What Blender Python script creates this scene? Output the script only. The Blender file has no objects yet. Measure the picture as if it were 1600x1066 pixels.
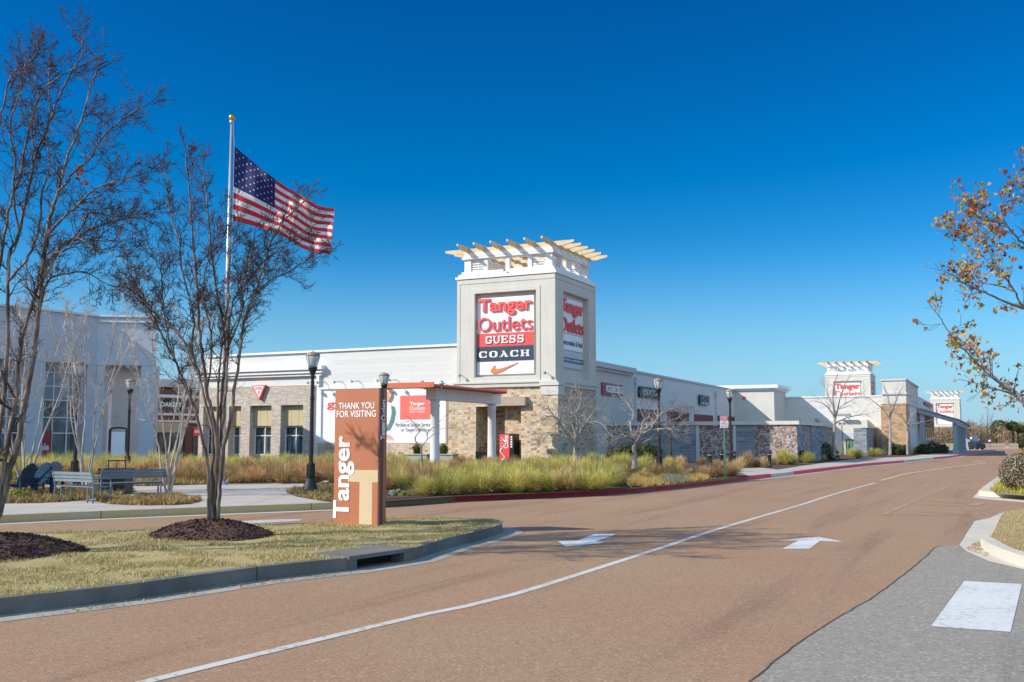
import bpy, bmesh, math, random
from math import sin, cos, pi, radians as RAD
from mathutils import Vector, noise

SC = bpy.context.scene
COL = SC.collection
# ------------------------------------------------------------------ camera, sky, sun, exposure
FPX = 1580.0
TH = math.atan(155/FPX)
CH = 1.6
cam = bpy.data.cameras.new('camera'); co = bpy.data.objects.new('camera', cam); COL.objects.link(co)
co.location = (0, 0, CH); co.rotation_euler = (pi/2+TH, 0, 0)
cam.sensor_width = 36; cam.lens = FPX/1600*36; cam.clip_end = 6000; cam.clip_start = .1
SC.camera = co
SUN_EL = RAD(33); SUN_H = Vector((-.958, -.287))
w = bpy.data.worlds.new('World'); SC.world = w; w.use_nodes = True
nt = w.node_tree; bg = nt.nodes['Background']
sky = nt.nodes.new('ShaderNodeTexSky'); sky.sky_type = 'NISHITA'; sky.sun_disc = False
sky.sun_elevation = SUN_EL; sky.sun_rotation = math.atan2(SUN_H.x, SUN_H.y)
sky.air_density = 1.0; sky.dust_density = .1; sky.ozone_density = 3.0; sky.altitude = 100
hs = nt.nodes.new('ShaderNodeHueSaturation'); hs.inputs['Saturation'].default_value = 1.35; hs.inputs['Hue'].default_value = .497
nt.links.new(sky.outputs[0], hs.inputs['Color']); tn = nt.nodes.new('ShaderNodeMix'); tn.data_type = 'RGBA'; tn.blend_type = 'MULTIPLY'; tn.inputs[0].default_value = 1; tn.inputs[7].default_value = (.74, .93, 1.16, 1)
nt.links.new(hs.outputs[0], tn.inputs[6])
v1 = nt.nodes.new('ShaderNodeVectorMath'); v1.operation = 'SCALE'; v1.inputs['Scale'].default_value = .146; nt.links.new(tn.outputs[2], v1.inputs[0])
gm = nt.nodes.new('ShaderNodeGamma'); gm.inputs[1].default_value = 1.35; nt.links.new(v1.outputs[0], gm.inputs[0])
v2 = nt.nodes.new('ShaderNodeVectorMath'); v2.operation = 'SCALE'; v2.inputs['Scale'].default_value = 6.6; nt.links.new(gm.outputs[0], v2.inputs[0])
v3 = nt.nodes.new('ShaderNodeVectorMath'); v3.operation = 'MULTIPLY_ADD'; nt.links.new(v2.outputs[0], v3.inputs[0]); v3.inputs[1].default_value = (1.0, 1.13, .93); v3.inputs[2].default_value = (-.18, 0, 0)
v4 = nt.nodes.new('ShaderNodeVectorMath'); v4.operation = 'MAXIMUM'; nt.links.new(v3.outputs[0], v4.inputs[0]); v4.inputs[1].default_value = (.002, 0, 0)
t0 = nt.nodes.new('ShaderNodeTexCoord'); s0 = nt.nodes.new('ShaderNodeSeparateXYZ'); nt.links.new(t0.outputs['Generated'], s0.inputs[0])
m0 = nt.nodes.new('ShaderNodeMapRange'); m0.inputs['From Min'].default_value = .2; m0.inputs['From Max'].default_value = -.02; m0.inputs['To Max'].default_value = .9; m0.interpolation_type = 'SMOOTHSTEP'; nt.links.new(s0.outputs['Z'], m0.inputs[0])
hz = nt.nodes.new('ShaderNodeMix'); hz.data_type = 'RGBA'; nt.links.new(m0.outputs[0], hz.inputs[0]); nt.links.new(v4.outputs[0], hz.inputs[6]); hz.inputs[7].default_value = (2.6, 4.3, 6.3, 1)
# added bluish fill brightens the sky behind the camera, lifting shade (fixed in world)
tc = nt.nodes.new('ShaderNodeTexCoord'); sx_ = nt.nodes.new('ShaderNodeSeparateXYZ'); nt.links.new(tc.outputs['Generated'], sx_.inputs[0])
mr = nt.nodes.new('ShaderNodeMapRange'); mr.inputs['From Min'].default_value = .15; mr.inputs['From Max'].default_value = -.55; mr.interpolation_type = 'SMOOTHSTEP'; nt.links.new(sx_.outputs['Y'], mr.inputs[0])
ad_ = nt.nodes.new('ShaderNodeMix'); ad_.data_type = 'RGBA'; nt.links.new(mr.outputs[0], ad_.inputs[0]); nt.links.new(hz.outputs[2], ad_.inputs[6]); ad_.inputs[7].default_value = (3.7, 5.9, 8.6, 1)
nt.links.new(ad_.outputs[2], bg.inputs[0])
bg.inputs[1].default_value = .1
sl = bpy.data.lights.new('sun', 'SUN'); sl.energy = 4.2; sl.angle = RAD(.5); sl.color = (1, .93, .83)
so = bpy.data.objects.new('sun', sl); COL.objects.link(so)
so.rotation_euler = Vector((-SUN_H.x*cos(SUN_EL), -SUN_H.y*cos(SUN_EL), -sin(SUN_EL))).to_track_quat('-Z', 'Y').to_euler()
SC.view_settings.view_transform = 'Standard'; SC.view_settings.look = 'None'
SC.view_settings.exposure = .38; SC.view_settings.gamma = 1

# ------------------------------------------------------------------ measuring helpers
def ray(x, y):
    a = (x-800)/FPX; b = (533-y)/FPX
    return Vector((a, cos(TH)-b*sin(TH), sin(TH)+b*cos(TH)))
def G(x, y, z=0.):
    r = ray(x, y); t = (z-CH)/r.z
    return Vector((r.x*t, r.y*t, z))
def AT(x, y, D):
    r = ray(x, y); t = D/r.y
    return Vector((r.x*t, D, CH+r.z*t))
class Fr:
    def __init__(s, O, d):
        s.O = Vector((O[0], O[1])); s.d = Vector((d[0], d[1])).normalized(); s.n = Vector((s.d.y, -s.d.x))
    def pix(s, x, y, o=0.):
        r = ray(x, y); p = s.O+s.n*o
        t = (-p.x*s.d.y+s.d.x*p.y)/(-r.x*s.d.y+s.d.x*r.y)
        q = (Vector((r.x*t, r.y*t))-p).dot(s.d)
        return q, CH+t*r.z
    def r(s, p0, p1, o=0.):
        a = s.pix(*p0, o); b = s.pix(*p1, o)
        return a[0], b[0], b[1], a[1]
    def P(s, q, z, o=0.):
        v = s.O+s.d*q+s.n*o
        return Vector((v.x, v.y, z))
DU = (.4337, .9011); DD = (.9011, -.4337)

# ------------------------------------------------------------------ mesh builder
class MB:
    def __init__(s): s.v = []; s.f = []; s.m = []; s.uv = []
    def face(s, pts, uv=None, mi=0):
        i = len(s.v); s.v += [tuple(p) for p in pts]; s.f.append(tuple(range(i, i+len(pts)))); s.m.append(mi)
        s.uv += list(uv) if uv else [(0., 0.)]*len(pts)
    def fbox(s, fr, s0, s1, z0, z1, o0, o1, mi=0):
        if s1 < s0: s0, s1 = s1, s0
        P = fr.P
        s.face([P(s0,z0,o1),P(s1,z0,o1),P(s1,z1,o1),P(s0,z1,o1)], [(s0,z0),(s1,z0),(s1,z1),(s0,z1)], mi)
        s.face([P(s1,z0,o0),P(s0,z0,o0),P(s0,z1,o0),P(s1,z1,o0)], [(s1,z0),(s0,z0),(s0,z1),(s1,z1)], mi)
        s.face([P(s1,z0,o1),P(s1,z0,o0),P(s1,z1,o0),P(s1,z1,o1)], [(-o1,z0),(-o0,z0),(-o0,z1),(-o1,z1)], mi)
        s.face([P(s0,z0,o0),P(s0,z0,o1),P(s0,z1,o1),P(s0,z1,o0)], [(o0,z0),(o1,z0),(o1,z1),(o0,z1)], mi)
        s.face([P(s0,z1,o1),P(s1,z1,o1),P(s1,z1,o0),P(s0,z1,o0)], [(s0,o1),(s1,o1),(s1,o0),(s0,o0)], mi)
        s.face([P(s0,z0,o0),P(s1,z0,o0),P(s1,z0,o1),P(s0,z0,o1)], [(s0,o0),(s1,o0),(s1,o1),(s0,o1)], mi)
        return s
    def box(s, x0, x1, y0, y1, z0, z1, mi=0):
        return s.fbox(Fr((0, 0), (1, 0)), x0, x1, z0, z1, -y1, -y0, mi)
    def poly(s, pts, z0, z1, mi=0):      # pts: ground outline
        a = sum(pts[i-1].x*pts[i].y-pts[i].x*pts[i-1].y for i in range(len(pts)))
        if a < 0: pts = pts[::-1]
        s.face([(p.x,p.y,z1) for p in pts], [(p.x,p.y) for p in pts], mi)
        if z0 < z1:
            L = 0
            for i in range(len(pts)):
                p, q = pts[i], pts[(i+1) % len(pts)]; l = math.hypot(q.x-p.x, q.y-p.y)
                s.face([(p.x,p.y,z0),(q.x,q.y,z0),(q.x,q.y,z1),(p.x,p.y,z1)], [(L,z0),(L+l,z0),(L+l,z1),(L,z1)], mi); L += l
        return s
    def lathe(s, prof, c=(0, 0, 0), n=16, mi=0):
        i0 = len(s.v)
        for r, z in prof:
            for k in range(n):
                a = 2*pi*k/n; s.v.append((c[0]+r*cos(a), c[1]+r*sin(a), c[2]+z))
        for j in range(len(prof)-1):
            for k in range(n):
                a = i0+j*n+k; b = i0+j*n+(k+1) % n
                s.f.append((a, b, b+n, a+n)); s.m.append(mi); s.uv += [(k/n,prof[j][1]),((k+1)/n,prof[j][1]),((k+1)/n,prof[j+1][1]),(k/n,prof[j+1][1])]
        for j, rev in ((0, True), (len(prof)-1, False)):
            if prof[j][0] > 1e-4:
                r_ = [i0+j*n+k for k in range(n)]
                s.f.append(tuple(r_[::-1] if rev else r_)); s.m.append(mi); s.uv += [(0, 0)]*n
        return s
    def tube(s, pts, rad, n=5, mi=0):
        i0 = len(s.v); up = None; m = len(pts)
        for j in range(m):
            t = (pts[min(j+1, m-1)]-pts[max(j-1, 0)])
            if t.length < 1e-6: t = Vector((0, 0, 1))
            t.normalize()
            if up is None: up = t.orthogonal().normalized()
            else:
                up = up-t*up.dot(t)
                up = up.normalized() if up.length > 1e-5 else t.orthogonal().normalized()
            b = t.cross(up); p = pts[j]; r = rad[j]
            for k in range(n):
                a = 2*pi*k/n; q = p+up*(cos(a)*r)+b*(sin(a)*r); s.v.append((q.x, q.y, q.z))
        for j in range(m-1):
            for k in range(n):
                a = i0+j*n+k; b2 = i0+j*n+(k+1) % n
                s.f.append((a, b2, b2+n, a+n)); s.m.append(mi); s.uv += [(0, 0)]*4
        s.f.append(tuple(i0+k for k in range(n-1, -1, -1))); s.m.append(mi); s.uv += [(0, 0)]*n
        s.f.append(tuple(i0+(m-1)*n+k for k in range(n))); s.m.append(mi); s.uv += [(0, 0)]*n
        return s
    def bar(s, a, b, r=.02, n=6, mi=0): return s.tube([Vector(a), Vector(b)], [r, r], n, mi)
    def text(s, body, fr, s0, s1, z0, z1, o, th=.02, bold=0., rot=0, mi=0, shear=0):
        vs, fs = glyphs(body, bold, shear)
        xs = [v[0] for v in vs]; ys = [v[1] for v in vs]
        ax, bx, ay, by = min(xs), max(xs), min(ys), max(ys)
        i0 = len(s.v)
        for x, y, z in vs:
            fx = (x-ax)/(bx-ax); fy = (y-ay)/(by-ay); fz = z
            if rot: q = s1-(s1-s0)*fy; zz = z0+(z1-z0)*fx
            else: q = s0+(s1-s0)*fx; zz = z0+(z1-z0)*fy
            p = fr.P(q, zz, o+th*fz); s.v.append(tuple(p))
        for f in fs: s.f.append(tuple(i0+k for k in f)); s.m.append(mi); s.uv += [(0, 0)]*len(f)
        return s
    def build(s, name, mats, parent=None, smooth=False):
        me = bpy.data.meshes.new(name)
        org = Vector((0, 0, 0)); p = parent
        while p is not None: org += p.location; p = p.parent
        me.from_pydata([(a-org.x, b-org.y, c-org.z) for a, b, c in s.v], [], s.f)
        if not isinstance(mats, (list, tuple)): mats = [mats]
        for m_ in mats: me.materials.append(m_)
        me.polygons.foreach_set('material_index', s.m)
        ul = me.uv_layers.new(name='UVMap'); ul.data.foreach_set('uv', [c for t in s.uv for c in t])
        if smooth: me.polygons.foreach_set('use_smooth', [True]*len(s.f))
        me.update()
        o = bpy.data.objects.new(name, me); COL.objects.link(o)
        if parent is not None: o.parent = parent
        return o
_gc = {}
def glyphs(body, bold, shear=0):
    k = (body, bold, shear)
    if k in _gc: return _gc[k]
    cu = bpy.data.curves.new('lettering', 'FONT'); cu.body = body; cu.extrude = .5; cu.offset = bold; cu.shear = shear; cu.resolution_u = 3
    cu.space_line = .85; cu.align_x = 'CENTER'
    o = bpy.data.objects.new('lettering', cu); COL.objects.link(o)
    bpy.context.view_layer.update()
    dg = bpy.context.evaluated_depsgraph_get(); e = o.evaluated_get(dg); me = e.to_mesh()
    vs = [(v.co.x, v.co.y, v.co.z+.5) for v in me.vertices]; fs = [tuple(p.vertices) for p in me.polygons]
    e.to_mesh_clear(); bpy.data.objects.remove(o); bpy.data.curves.remove(cu)
    _gc[k] = (vs, fs); return _gc[k]

def tag(o, label=None, cat=None, group=None, kind=None):
    if label: o['label'] = label
    if cat: o['category'] = cat
    if group: o['group'] = group
    if kind: o['kind'] = kind
    return o
def thing(name, label, cat, loc=(0, 0, 0), group=None):
    o = bpy.data.objects.new(name, None); COL.objects.link(o); o.location = loc; o.empty_display_size = .2
    return tag(o, label, cat, group)
def kids(o): return [c for c in bpy.data.objects if c.parent is o]
def dup(o, loc, rz=0., sc=1., label=None, group=None):
    r = o.copy(); COL.objects.link(r); r.location = loc; r.rotation_euler = (0, 0, rz); r.scale = (sc, sc, sc) if not isinstance(sc, tuple) else sc
    if label: r['label'] = label
    if group: r['group'] = group
    for c in kids(o):
        k = c.copy(); COL.objects.link(k); k.parent = r
        for g in kids(c):
            h = g.copy(); COL.objects.link(h); h.parent = k
    return r
def struct(name, mb, m, smooth=False): return tag(mb.build(name, m, None, smooth), kind='structure')
ID = Fr((0, 0), (1, 0))

# ------------------------------------------------------------------ materials
def newmat(name):
    m = bpy.data.materials.new(name); m.use_nodes = True
    n = m.node_tree; b = n.nodes['Principled BSDF']; return m, n, b
def L(n, a, b): n.links.new(a, b)
def ramp(n, fac, stops, interp='LINEAR'):
    r = n.nodes.new('ShaderNodeValToRGB'); r.color_ramp.interpolation = interp
    e = r.color_ramp.elements
    while len(e) > 1: e.remove(e[-1])
    e[0].position = stops[0][0]; e[0].color = (*stops[0][1], 1)
    for p, c in stops[1:]: q = e.new(p); q.color = (*c, 1)
    L(n, fac, r.inputs[0]); return r.outputs[0]
def mixc(n, fac, a, b, mode='MIX'):
    x = n.nodes.new('ShaderNodeMix'); x.data_type = 'RGBA'; x.blend_type = mode
    for s_, v in ((x.inputs[0], fac), (x.inputs[6], a), (x.inputs[7], b)):
        if isinstance(v, (int, float)): s_.default_value = v
        elif isinstance(v, tuple): s_.default_value = (*v, 1)
        else: L(n, v, s_)
    return x.outputs[2]
def coords(n, kind='Object', scale=(1, 1, 1), rot=None):
    t = n.nodes.new('ShaderNodeTexCoord'); mp = n.nodes.new('ShaderNodeMapping'); mp.inputs['Scale'].default_value = scale
    if rot: mp.vector_type = 'TEXTURE'; mp.inputs['Rotation'].default_value = rot; mp.inputs['Scale'].default_value = tuple(1/k for k in scale)
    L(n, t.outputs[kind], mp.inputs[0]); return mp.outputs[0]
def noi(n, vec, scale, detail=4, rough=.55):
    t = n.nodes.new('ShaderNodeTexNoise'); t.inputs['Scale'].default_value = scale; t.inputs['Detail'].default_value = detail; t.inputs['Roughness'].default_value = rough
    L(n, vec, t.inputs['Vector']); return t.outputs['Fac']
def bump(n, b, h, strength=.3, dist=.01):
    x = n.nodes.new('ShaderNodeBump'); x.inputs['Strength'].default_value = strength; x.inputs['Distance'].default_value = dist
    L(n, h, x.inputs['Height']); L(n, x.outputs[0], b.inputs['Normal'])
def sc3(c, k): return tuple(min(1, x*k) for x in c)
def plain(name, c, rough=.6, var=.12, scale=3., metal=0., bmp=0., kind='Object', emis=None, spec=None):
    m, n, b = newmat(name); v = coords(n, kind)
    f = noi(n, v, scale, 6, .6)
    col = ramp(n, f, [(.3, sc3(c, 1-var)), (.7, sc3(c, 1+var))])
    L(n, col, b.inputs['Base Color']); b.inputs['Roughness'].default_value = rough; b.inputs['Metallic'].default_value = metal
    if spec is not None: b.inputs['Specular IOR Level'].default_value = spec
    if bmp: bump(n, b, noi(n, v, scale*8, 5, .7), bmp, .02)
    return m
def brickmat(name, cols, mortar, bw, bh, msz=.012, rough=.85, offset=.5, bmp=.4, var=.25, squash=1., warp=.0):
    m, n, b = newmat(name); v = coords(n, 'UV')
    if warp:
        wn = n.nodes.new('ShaderNodeTexNoise'); wn.inputs['Scale'].default_value = 2.6; wn.inputs['Detail'].default_value = 3; L(n, v, wn.inputs['Vector'])
        wa = n.nodes.new('ShaderNodeVectorMath'); wa.operation = 'MULTIPLY_ADD'; L(n, wn.outputs['Color'], wa.inputs[0]); wa.inputs[1].default_value = (warp, warp, 0); L(n, v, wa.inputs[2]); v = wa.outputs[0]
    t = n.nodes.new('ShaderNodeTexBrick'); L(n, v, t.inputs['Vector'])
    t.inputs['Color1'].default_value = (0, 0, 0, 1); t.inputs['Color2'].default_value = (1, 1, 1, 1); t.inputs['Mortar'].default_value = (.5, .5, .5, 1)
    t.inputs['Scale'].default_value = 1; t.inputs['Mortar Size'].default_value = msz; t.inputs['Mortar Smooth'].default_value = .2
    t.inputs['Brick Width'].default_value = bw; t.inputs['Row Height'].default_value = bh; t.offset = offset; t.squash = squash
    k = len(cols); c = ramp(n, t.outputs['Color'], [(i/k, cc) for i, cc in enumerate(cols)], 'CONSTANT')
    f = noi(n, v, 5, 6, .65)
    c = mixc(n, 1., c, ramp(n, f, [(.25, (1-var,)*3), (.75, (1+var*.4,)*3)]), 'MULTIPLY')
    c = mixc(n, t.outputs['Fac'], c, mortar)
    L(n, c, b.inputs['Base Color']); b.inputs['Roughness'].default_value = rough
    mth = n.nodes.new('ShaderNodeMath'); mth.operation = 'SUBTRACT'; L(n, f, mth.inputs[0]); L(n, t.outputs['Fac'], mth.inputs[1])
    if bmp: bump(n, b, mth.outputs[0], bmp, .03)
    return m
def fieldstone(name, cols, mortar, scale=6.5):
    m, n, b = newmat(name); v = coords(n, 'UV', (1, 1.35, 1))
    def vo(feat):
        t = n.nodes.new('ShaderNodeTexVoronoi'); t.feature = feat; t.inputs['Scale'].default_value = scale; L(n, v, t.inputs['Vector']); return t
    a = vo('F1'); e = vo('DISTANCE_TO_EDGE')
    sp = n.nodes.new('ShaderNodeSeparateColor'); L(n, a.outputs['Color'], sp.inputs[0])
    k = len(cols); c = ramp(n, sp.outputs[0], [(i/k, cc) for i, cc in enumerate(cols)], 'CONSTANT')
    f = noi(n, v, 9, 6); c = mixc(n, 1., c, ramp(n, f, [(.3, (.7,)*3), (.7, (1.15,)*3)]), 'MULTIPLY')
    ed = ramp(n, e.outputs['Distance'], [(0.02, (1, 1, 1)), (.05, (0, 0, 0))])
    c = mixc(n, ed, c, mortar); L(n, c, b.inputs['Base Color']); b.inputs['Roughness'].default_value = .9
    bump(n, b, e.outputs['Distance'], .6, .1); return m
def cols2(*a): return list(a)
TOWER_STONE = brickmat('ashlar_stone', [(.62,.46,.28),(.70,.55,.38),(.58,.45,.31),(.74,.61,.44),(.66,.50,.33),(.58,.34,.12),(.68,.52,.35),(.50,.40,.29),(.72,.58,.42),(.66,.53,.38),(.36,.26,.19),(.68,.54,.37)], (.56,.46,.35), .40, .15, .012, var=.35, squash=.55, warp=.14, bmp=.7)
SIDE_STONE = brickmat('ashlar_stone_orange', [(.56,.31,.14),(.50,.32,.18),(.62,.38,.19),(.42,.27,.16),(.58,.36,.18),(.34,.22,.14)], (.36,.27,.19), .5, .22, .02, warp=.15)
BEIGE_BRICK = brickmat('beige_brick', [(.50,.43,.35),(.56,.49,.41),(.45,.38,.31),(.60,.53,.45),(.50,.40,.32)], (.55,.5,.44), .4, .1, .008)
RED_BRICK = brickmat('red_brick', [(.19,.075,.06),(.23,.09,.07),(.16,.07,.06),(.20,.08,.06)], (.22,.17,.15), .3, .09, .008)
SIDING = brickmat('white_panel_siding', [(.655,.645,.615),(.675,.665,.635),(.635,.625,.595),(.665,.655,.625)], (.46,.46,.46), 3.1, .31, .006, rough=.6, bmp=.15, var=.07)
BLOCK = brickmat('grey_block', [(.22,.25,.28),(.27,.30,.33),(.18,.21,.25),(.32,.34,.36),(.24,.27,.30)], (.30,.32,.34), .8, .2, .012, rough=.9, var=.25)
FIELD = fieldstone('fieldstone', [(.30,.22,.19),(.46,.36,.32),(.14,.10,.10),(.50,.42,.38),(.34,.23,.19),(.20,.15,.14),(.54,.46,.42)], (.34,.29,.26))
def wallpaint(name, c, rough=.8):
    m, n, b = newmat(name); v = coords(n, 'UV')
    f = noi(n, v, .8, 8, .65); st = noi(n, coords(n, 'UV', (3, .25, 1)), 1.2, 5)
    a = ramp(n, f, [(.3, sc3(c, .93)), (.7, sc3(c, 1.04))]); a = mixc(n, 1., a, ramp(n, st, [(.3, (.94,.93,.91)), (.6, (1, 1, 1))]), 'MULTIPLY')
    L(n, a, b.inputs['Base Color']); b.inputs['Roughness'].default_value = rough
    bump(n, b, noi(n, v, 40, 3), .25, .004); return m
STUCCO = wallpaint('beige_stucco', (.60,.575,.515)); STUCCO2 = wallpaint('pale_stucco', (.63,.605,.545))
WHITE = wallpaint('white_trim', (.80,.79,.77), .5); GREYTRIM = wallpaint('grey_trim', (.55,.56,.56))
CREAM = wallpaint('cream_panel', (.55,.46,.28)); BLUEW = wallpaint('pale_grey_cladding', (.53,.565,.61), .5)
WOODT = plain('tan_timber', (.66,.50,.31), .7, .12, 2, bmp=.2)
RED = plain('red_sign', (.76,.09,.08), .45, .04); REDBG = plain('red_panel', (.74,.08,.07), .4, .05)
NAVY = plain('navy_panel', (.03,.05,.08), .4, .1); WSIGN = plain('white_sign', (.82,.82,.82), .4, .03)
ORANGE = plain('orange_sign', (.80,.20,.05), .4, .04); BLACK = plain('black_paint', (.012,.012,.013), .4, .2)
ROOFM = plain('orange_red_metal', (.62,.13,.06), .45, .1, 1.5); DARKRED = plain('dark_red_louvre', (.17,.035,.035), .6, .2)
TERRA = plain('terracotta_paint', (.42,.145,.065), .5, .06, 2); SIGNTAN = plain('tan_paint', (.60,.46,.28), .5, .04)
TERRA_SHADE = plain('shaded_terracotta_paint', (.13,.045,.035), .5, .1)  # terracotta darkened in the colour itself for the sign's shaded side
POLE = plain('dark_bronze_metal', (.030,.027,.026), .45, .3, 6, metal=.3); BENCHM = plain('bench_metal', (.17,.20,.235), .55, .15, 5)
STEEL = plain('grey_metal', (.34,.36,.38), .5, .12, 4, metal=.4)
ALU = plain('brushed_aluminium', (.50,.51,.53), .35, .08, 3, metal=.6); GOLD = plain('gold_ball', (.75,.42,.06), .3, .1, metal=.9)
CHROME = plain('silver_lamp', (.75,.75,.76), .2, .05, metal=.9); GREENP = plain('green_post', (.12,.24,.17), .6, .15)
BLUEP = plain('blue_plastic', (.022,.05,.09), .85, .2, spec=.15); TEAL = plain('teal_print', (.10,.22,.24), .6, .05); SKIN = plain('skin_print', (.62,.40,.30), .6, .04); HAIRP = plain('hair_print', (.25,.15,.10), .6, .1)
def glass(name, c=(.03,.045,.05), rough=.06):
    m, n, b = newmat(name); v = coords(n, 'UV'); f = noi(n, v, .9, 4)
    L(n, ramp(n, f, [(.35, sc3(c, .5)), (.65, sc3(c, 2.0))]), b.inputs['Base Color'])
    b.inputs['Roughness'].default_value = rough; b.inputs['Specular IOR Level'].default_value = .8
    return m
GLASS = glass('dark_glazing'); GLASSB = glass('blue_glazing', (.05,.085,.095), .12)
def lampglass():
    m, n, b = newmat('frosted_lamp_glass'); b.inputs['Base Color'].default_value = (.75,.77,.76,1); b.inputs['Roughness'].default_value = .3
    b.inputs['Transmission Weight'].default_value = .45; b.inputs['IOR'].default_value = 1.2; return m
LGLASS = lampglass(); CAPM = plain('bronze_lamp_cap', (.34,.25,.17), .4, .15)
def asphalt(name, c, speck, scale=1., patch=.1, tint=(.9, .8, .8)):
    m, n, b = newmat(name); v = coords(n, 'Object')
    fine = noi(n, v, 95*scale, 3, .8); mid = noi(n, v, 9, 5, .6); big = noi(n, v, .22, 4, .6); st = noi(n, coords(n, 'Object', (.9, .05, 1), (0, 0, -.46)), 1.3, 6, .65)
    a = ramp(n, fine, [(.30, sc3(c, 1-speck)), (.5, c), (.66, sc3(c, 1+speck*.9)), (.8, sc3(c, 1+speck*1.7))])
    vo = n.nodes.new('ShaderNodeTexVoronoi'); vo.inputs['Scale'].default_value = 60*scale; L(n, v, vo.inputs['Vector'])
    sp = n.nodes.new('ShaderNodeSeparateColor'); L(n, vo.outputs['Color'], sp.inputs[0])
    a = mixc(n, ramp(n, sp.outputs[0], [(.86, (0, 0, 0)), (.9, (.55,)*3)]), a, sc3(c, 1.75))
    a = mixc(n, ramp(n, sp.outputs[1], [(.88, (0, 0, 0)), (.92, (.5,)*3)]), a, sc3(c, .45))
    a = mixc(n, 1., a, ramp(n, mid, [(.3, (1-patch,)*3), (.7, (1+patch*.6,)*3)]), 'MULTIPLY')
    a = mixc(n, 1., a, ramp(n, big, [(.35, tint), (.6, (1, 1, 1))]), 'MULTIPLY')
    a = mixc(n, 1., a, ramp(n, st, [(.34, (.78,.75,.77)), (.46, (1, 1, 1)), (.7, (1.04,1.03,1.01))]), 'MULTIPLY')
    L(n, a, b.inputs['Base Color']); b.inputs['Roughness'].default_value = .9; b.inputs['Specular IOR Level'].default_value = .25
    bump(n, b, fine, .5, .008); return m
ROAD = asphalt('brown_chip_seal', (.37,.237,.145), .2, 1.1, .06, (.96,.90,.90)); GREYA = asphalt('grey_asphalt', (.315,.285,.24), .16, .8, .08, (.93,.94,.95))
def concrete(name, c, joint=0., stain=.15, wid=1.5):
    m, n, b = newmat(name); v = coords(n, 'Object')
    f = noi(n, v, 1.2, 8, .7); g = noi(n, v, 60, 3)
    a = ramp(n, f, [(.3, sc3(c, 1-stain)), (.65, sc3(c, 1.06))]); a = mixc(n, 1., a, ramp(n, g, [(.3, (.9,)*3), (.7, (1.05,)*3)]), 'MULTIPLY')
    if joint:
        t = n.nodes.new('ShaderNodeTexBrick'); L(n, v, t.inputs['Vector']); t.offset = 0; t.inputs['Scale'].default_value = 1
        t.inputs['Brick Width'].default_value = wid; t.inputs['Row Height'].default_value = wid; t.inputs['Mortar Size'].default_value = joint
        a = mixc(n, t.outputs['Fac'], a, sc3(c, .55))
    L(n, a, b.inputs['Base Color']); b.inputs['Roughness'].default_value = .85; bump(n, b, g, .2, .005); return m
NEARC = concrete('shade_dark_stained_curb', (.20,.19,.17), stain=.45)  # stained curb concrete, base colour darkened to carry the near kerb's shade
CONC = concrete('pale_concrete', (.52,.47,.40), .02); CURBM = concrete('curb_concrete', (.40,.37,.32), stain=.3); PALEC = concrete('white_concrete', (.62,.56,.47), stain=.12)
def worn(name, c, under, cover=.5, rough=.7):
    m, n, b = newmat(name); v = coords(n, 'Object'); f = noi(n, v, 14, 8, .75); g = noi(n, v, 1.1, 3)
    mx = n.nodes.new('ShaderNodeMath'); mx.operation = 'ADD'; L(n, f, mx.inputs[0]); m2 = n.nodes.new('ShaderNodeMath'); m2.operation = 'MULTIPLY'; m2.inputs[1].default_value = .4; L(n, g, m2.inputs[0]); L(n, m2.outputs[0], mx.inputs[1])
    k = ramp(n, mx.outputs[0], [(.48+cover*.4, (0, 0, 0)), (.58+cover*.4, (1, 1, 1))])
    L(n, mixc(n, k, ramp(n, f, [(.3, sc3(c, .85)), (.6, c)]), under), b.inputs['Base Color']); b.inputs['Roughness'].default_value = rough; return m
LINEW = worn('white_road_paint', (.66,.63,.58), (.42,.34,.27), .58); ARROWW = worn('white_arrow_paint', (.74,.74,.72), (.45,.40,.36), .62)
LINEY = worn('faded_yellow_paint', (.52,.36,.15), (.37,.25,.15), .36)
XWALK = worn('white_crosswalk_paint', (.74,.73,.70), (.5,.49,.46), .55)
REDCURB = worn('red_curb_paint', (.86,.035,.07), (.6,.12,.14), .6, .55); OLIVECURB = worn('faded_yellow_curb_paint', (.50,.37,.16), (.44,.37,.25), .5)
def mottled(name, stops, scale=2.5, fine=30, bmp=.5, dist=.02):
    m, n, b = newmat(name); v = coords(n, 'Object'); f = noi(n, v, scale, 8, .7); g = noi(n, v, fine, 5, .8)
    a = ramp(n, f, stops); a = mixc(n, 1., a, ramp(n, g, [(.3, (.6,)*3), (.7, (1.3,)*3)]), 'MULTIPLY')
    L(n, a, b.inputs['Base Color']); b.inputs['Roughness'].default_value = .95; b.inputs['Specular IOR Level'].default_value = .1; bump(n, b, g, bmp, dist); return m
LAWN = mottled('dormant_lawn', [(.3, (.22,.18,.08)), (.5, (.44,.36,.17)), (.7, (.54,.44,.24))], .9, 45)
STRAW = mottled('straw_lawn', [(.3, (.24,.18,.085)), (.5, (.42,.32,.16)), (.7, (.48,.38,.2))], 1.2, 45)
FIELDM = mottled('dry_field', [(.3, (.38,.28,.18)), (.7, (.50,.39,.26))], .05, .7, .1)
MULCH = mottled('bark_mulch', [(.3, (.075,.042,.036)), (.5, (.17,.10,.085)), (.7, (.28,.18,.15))], 14, 60, 1., .04)
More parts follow.
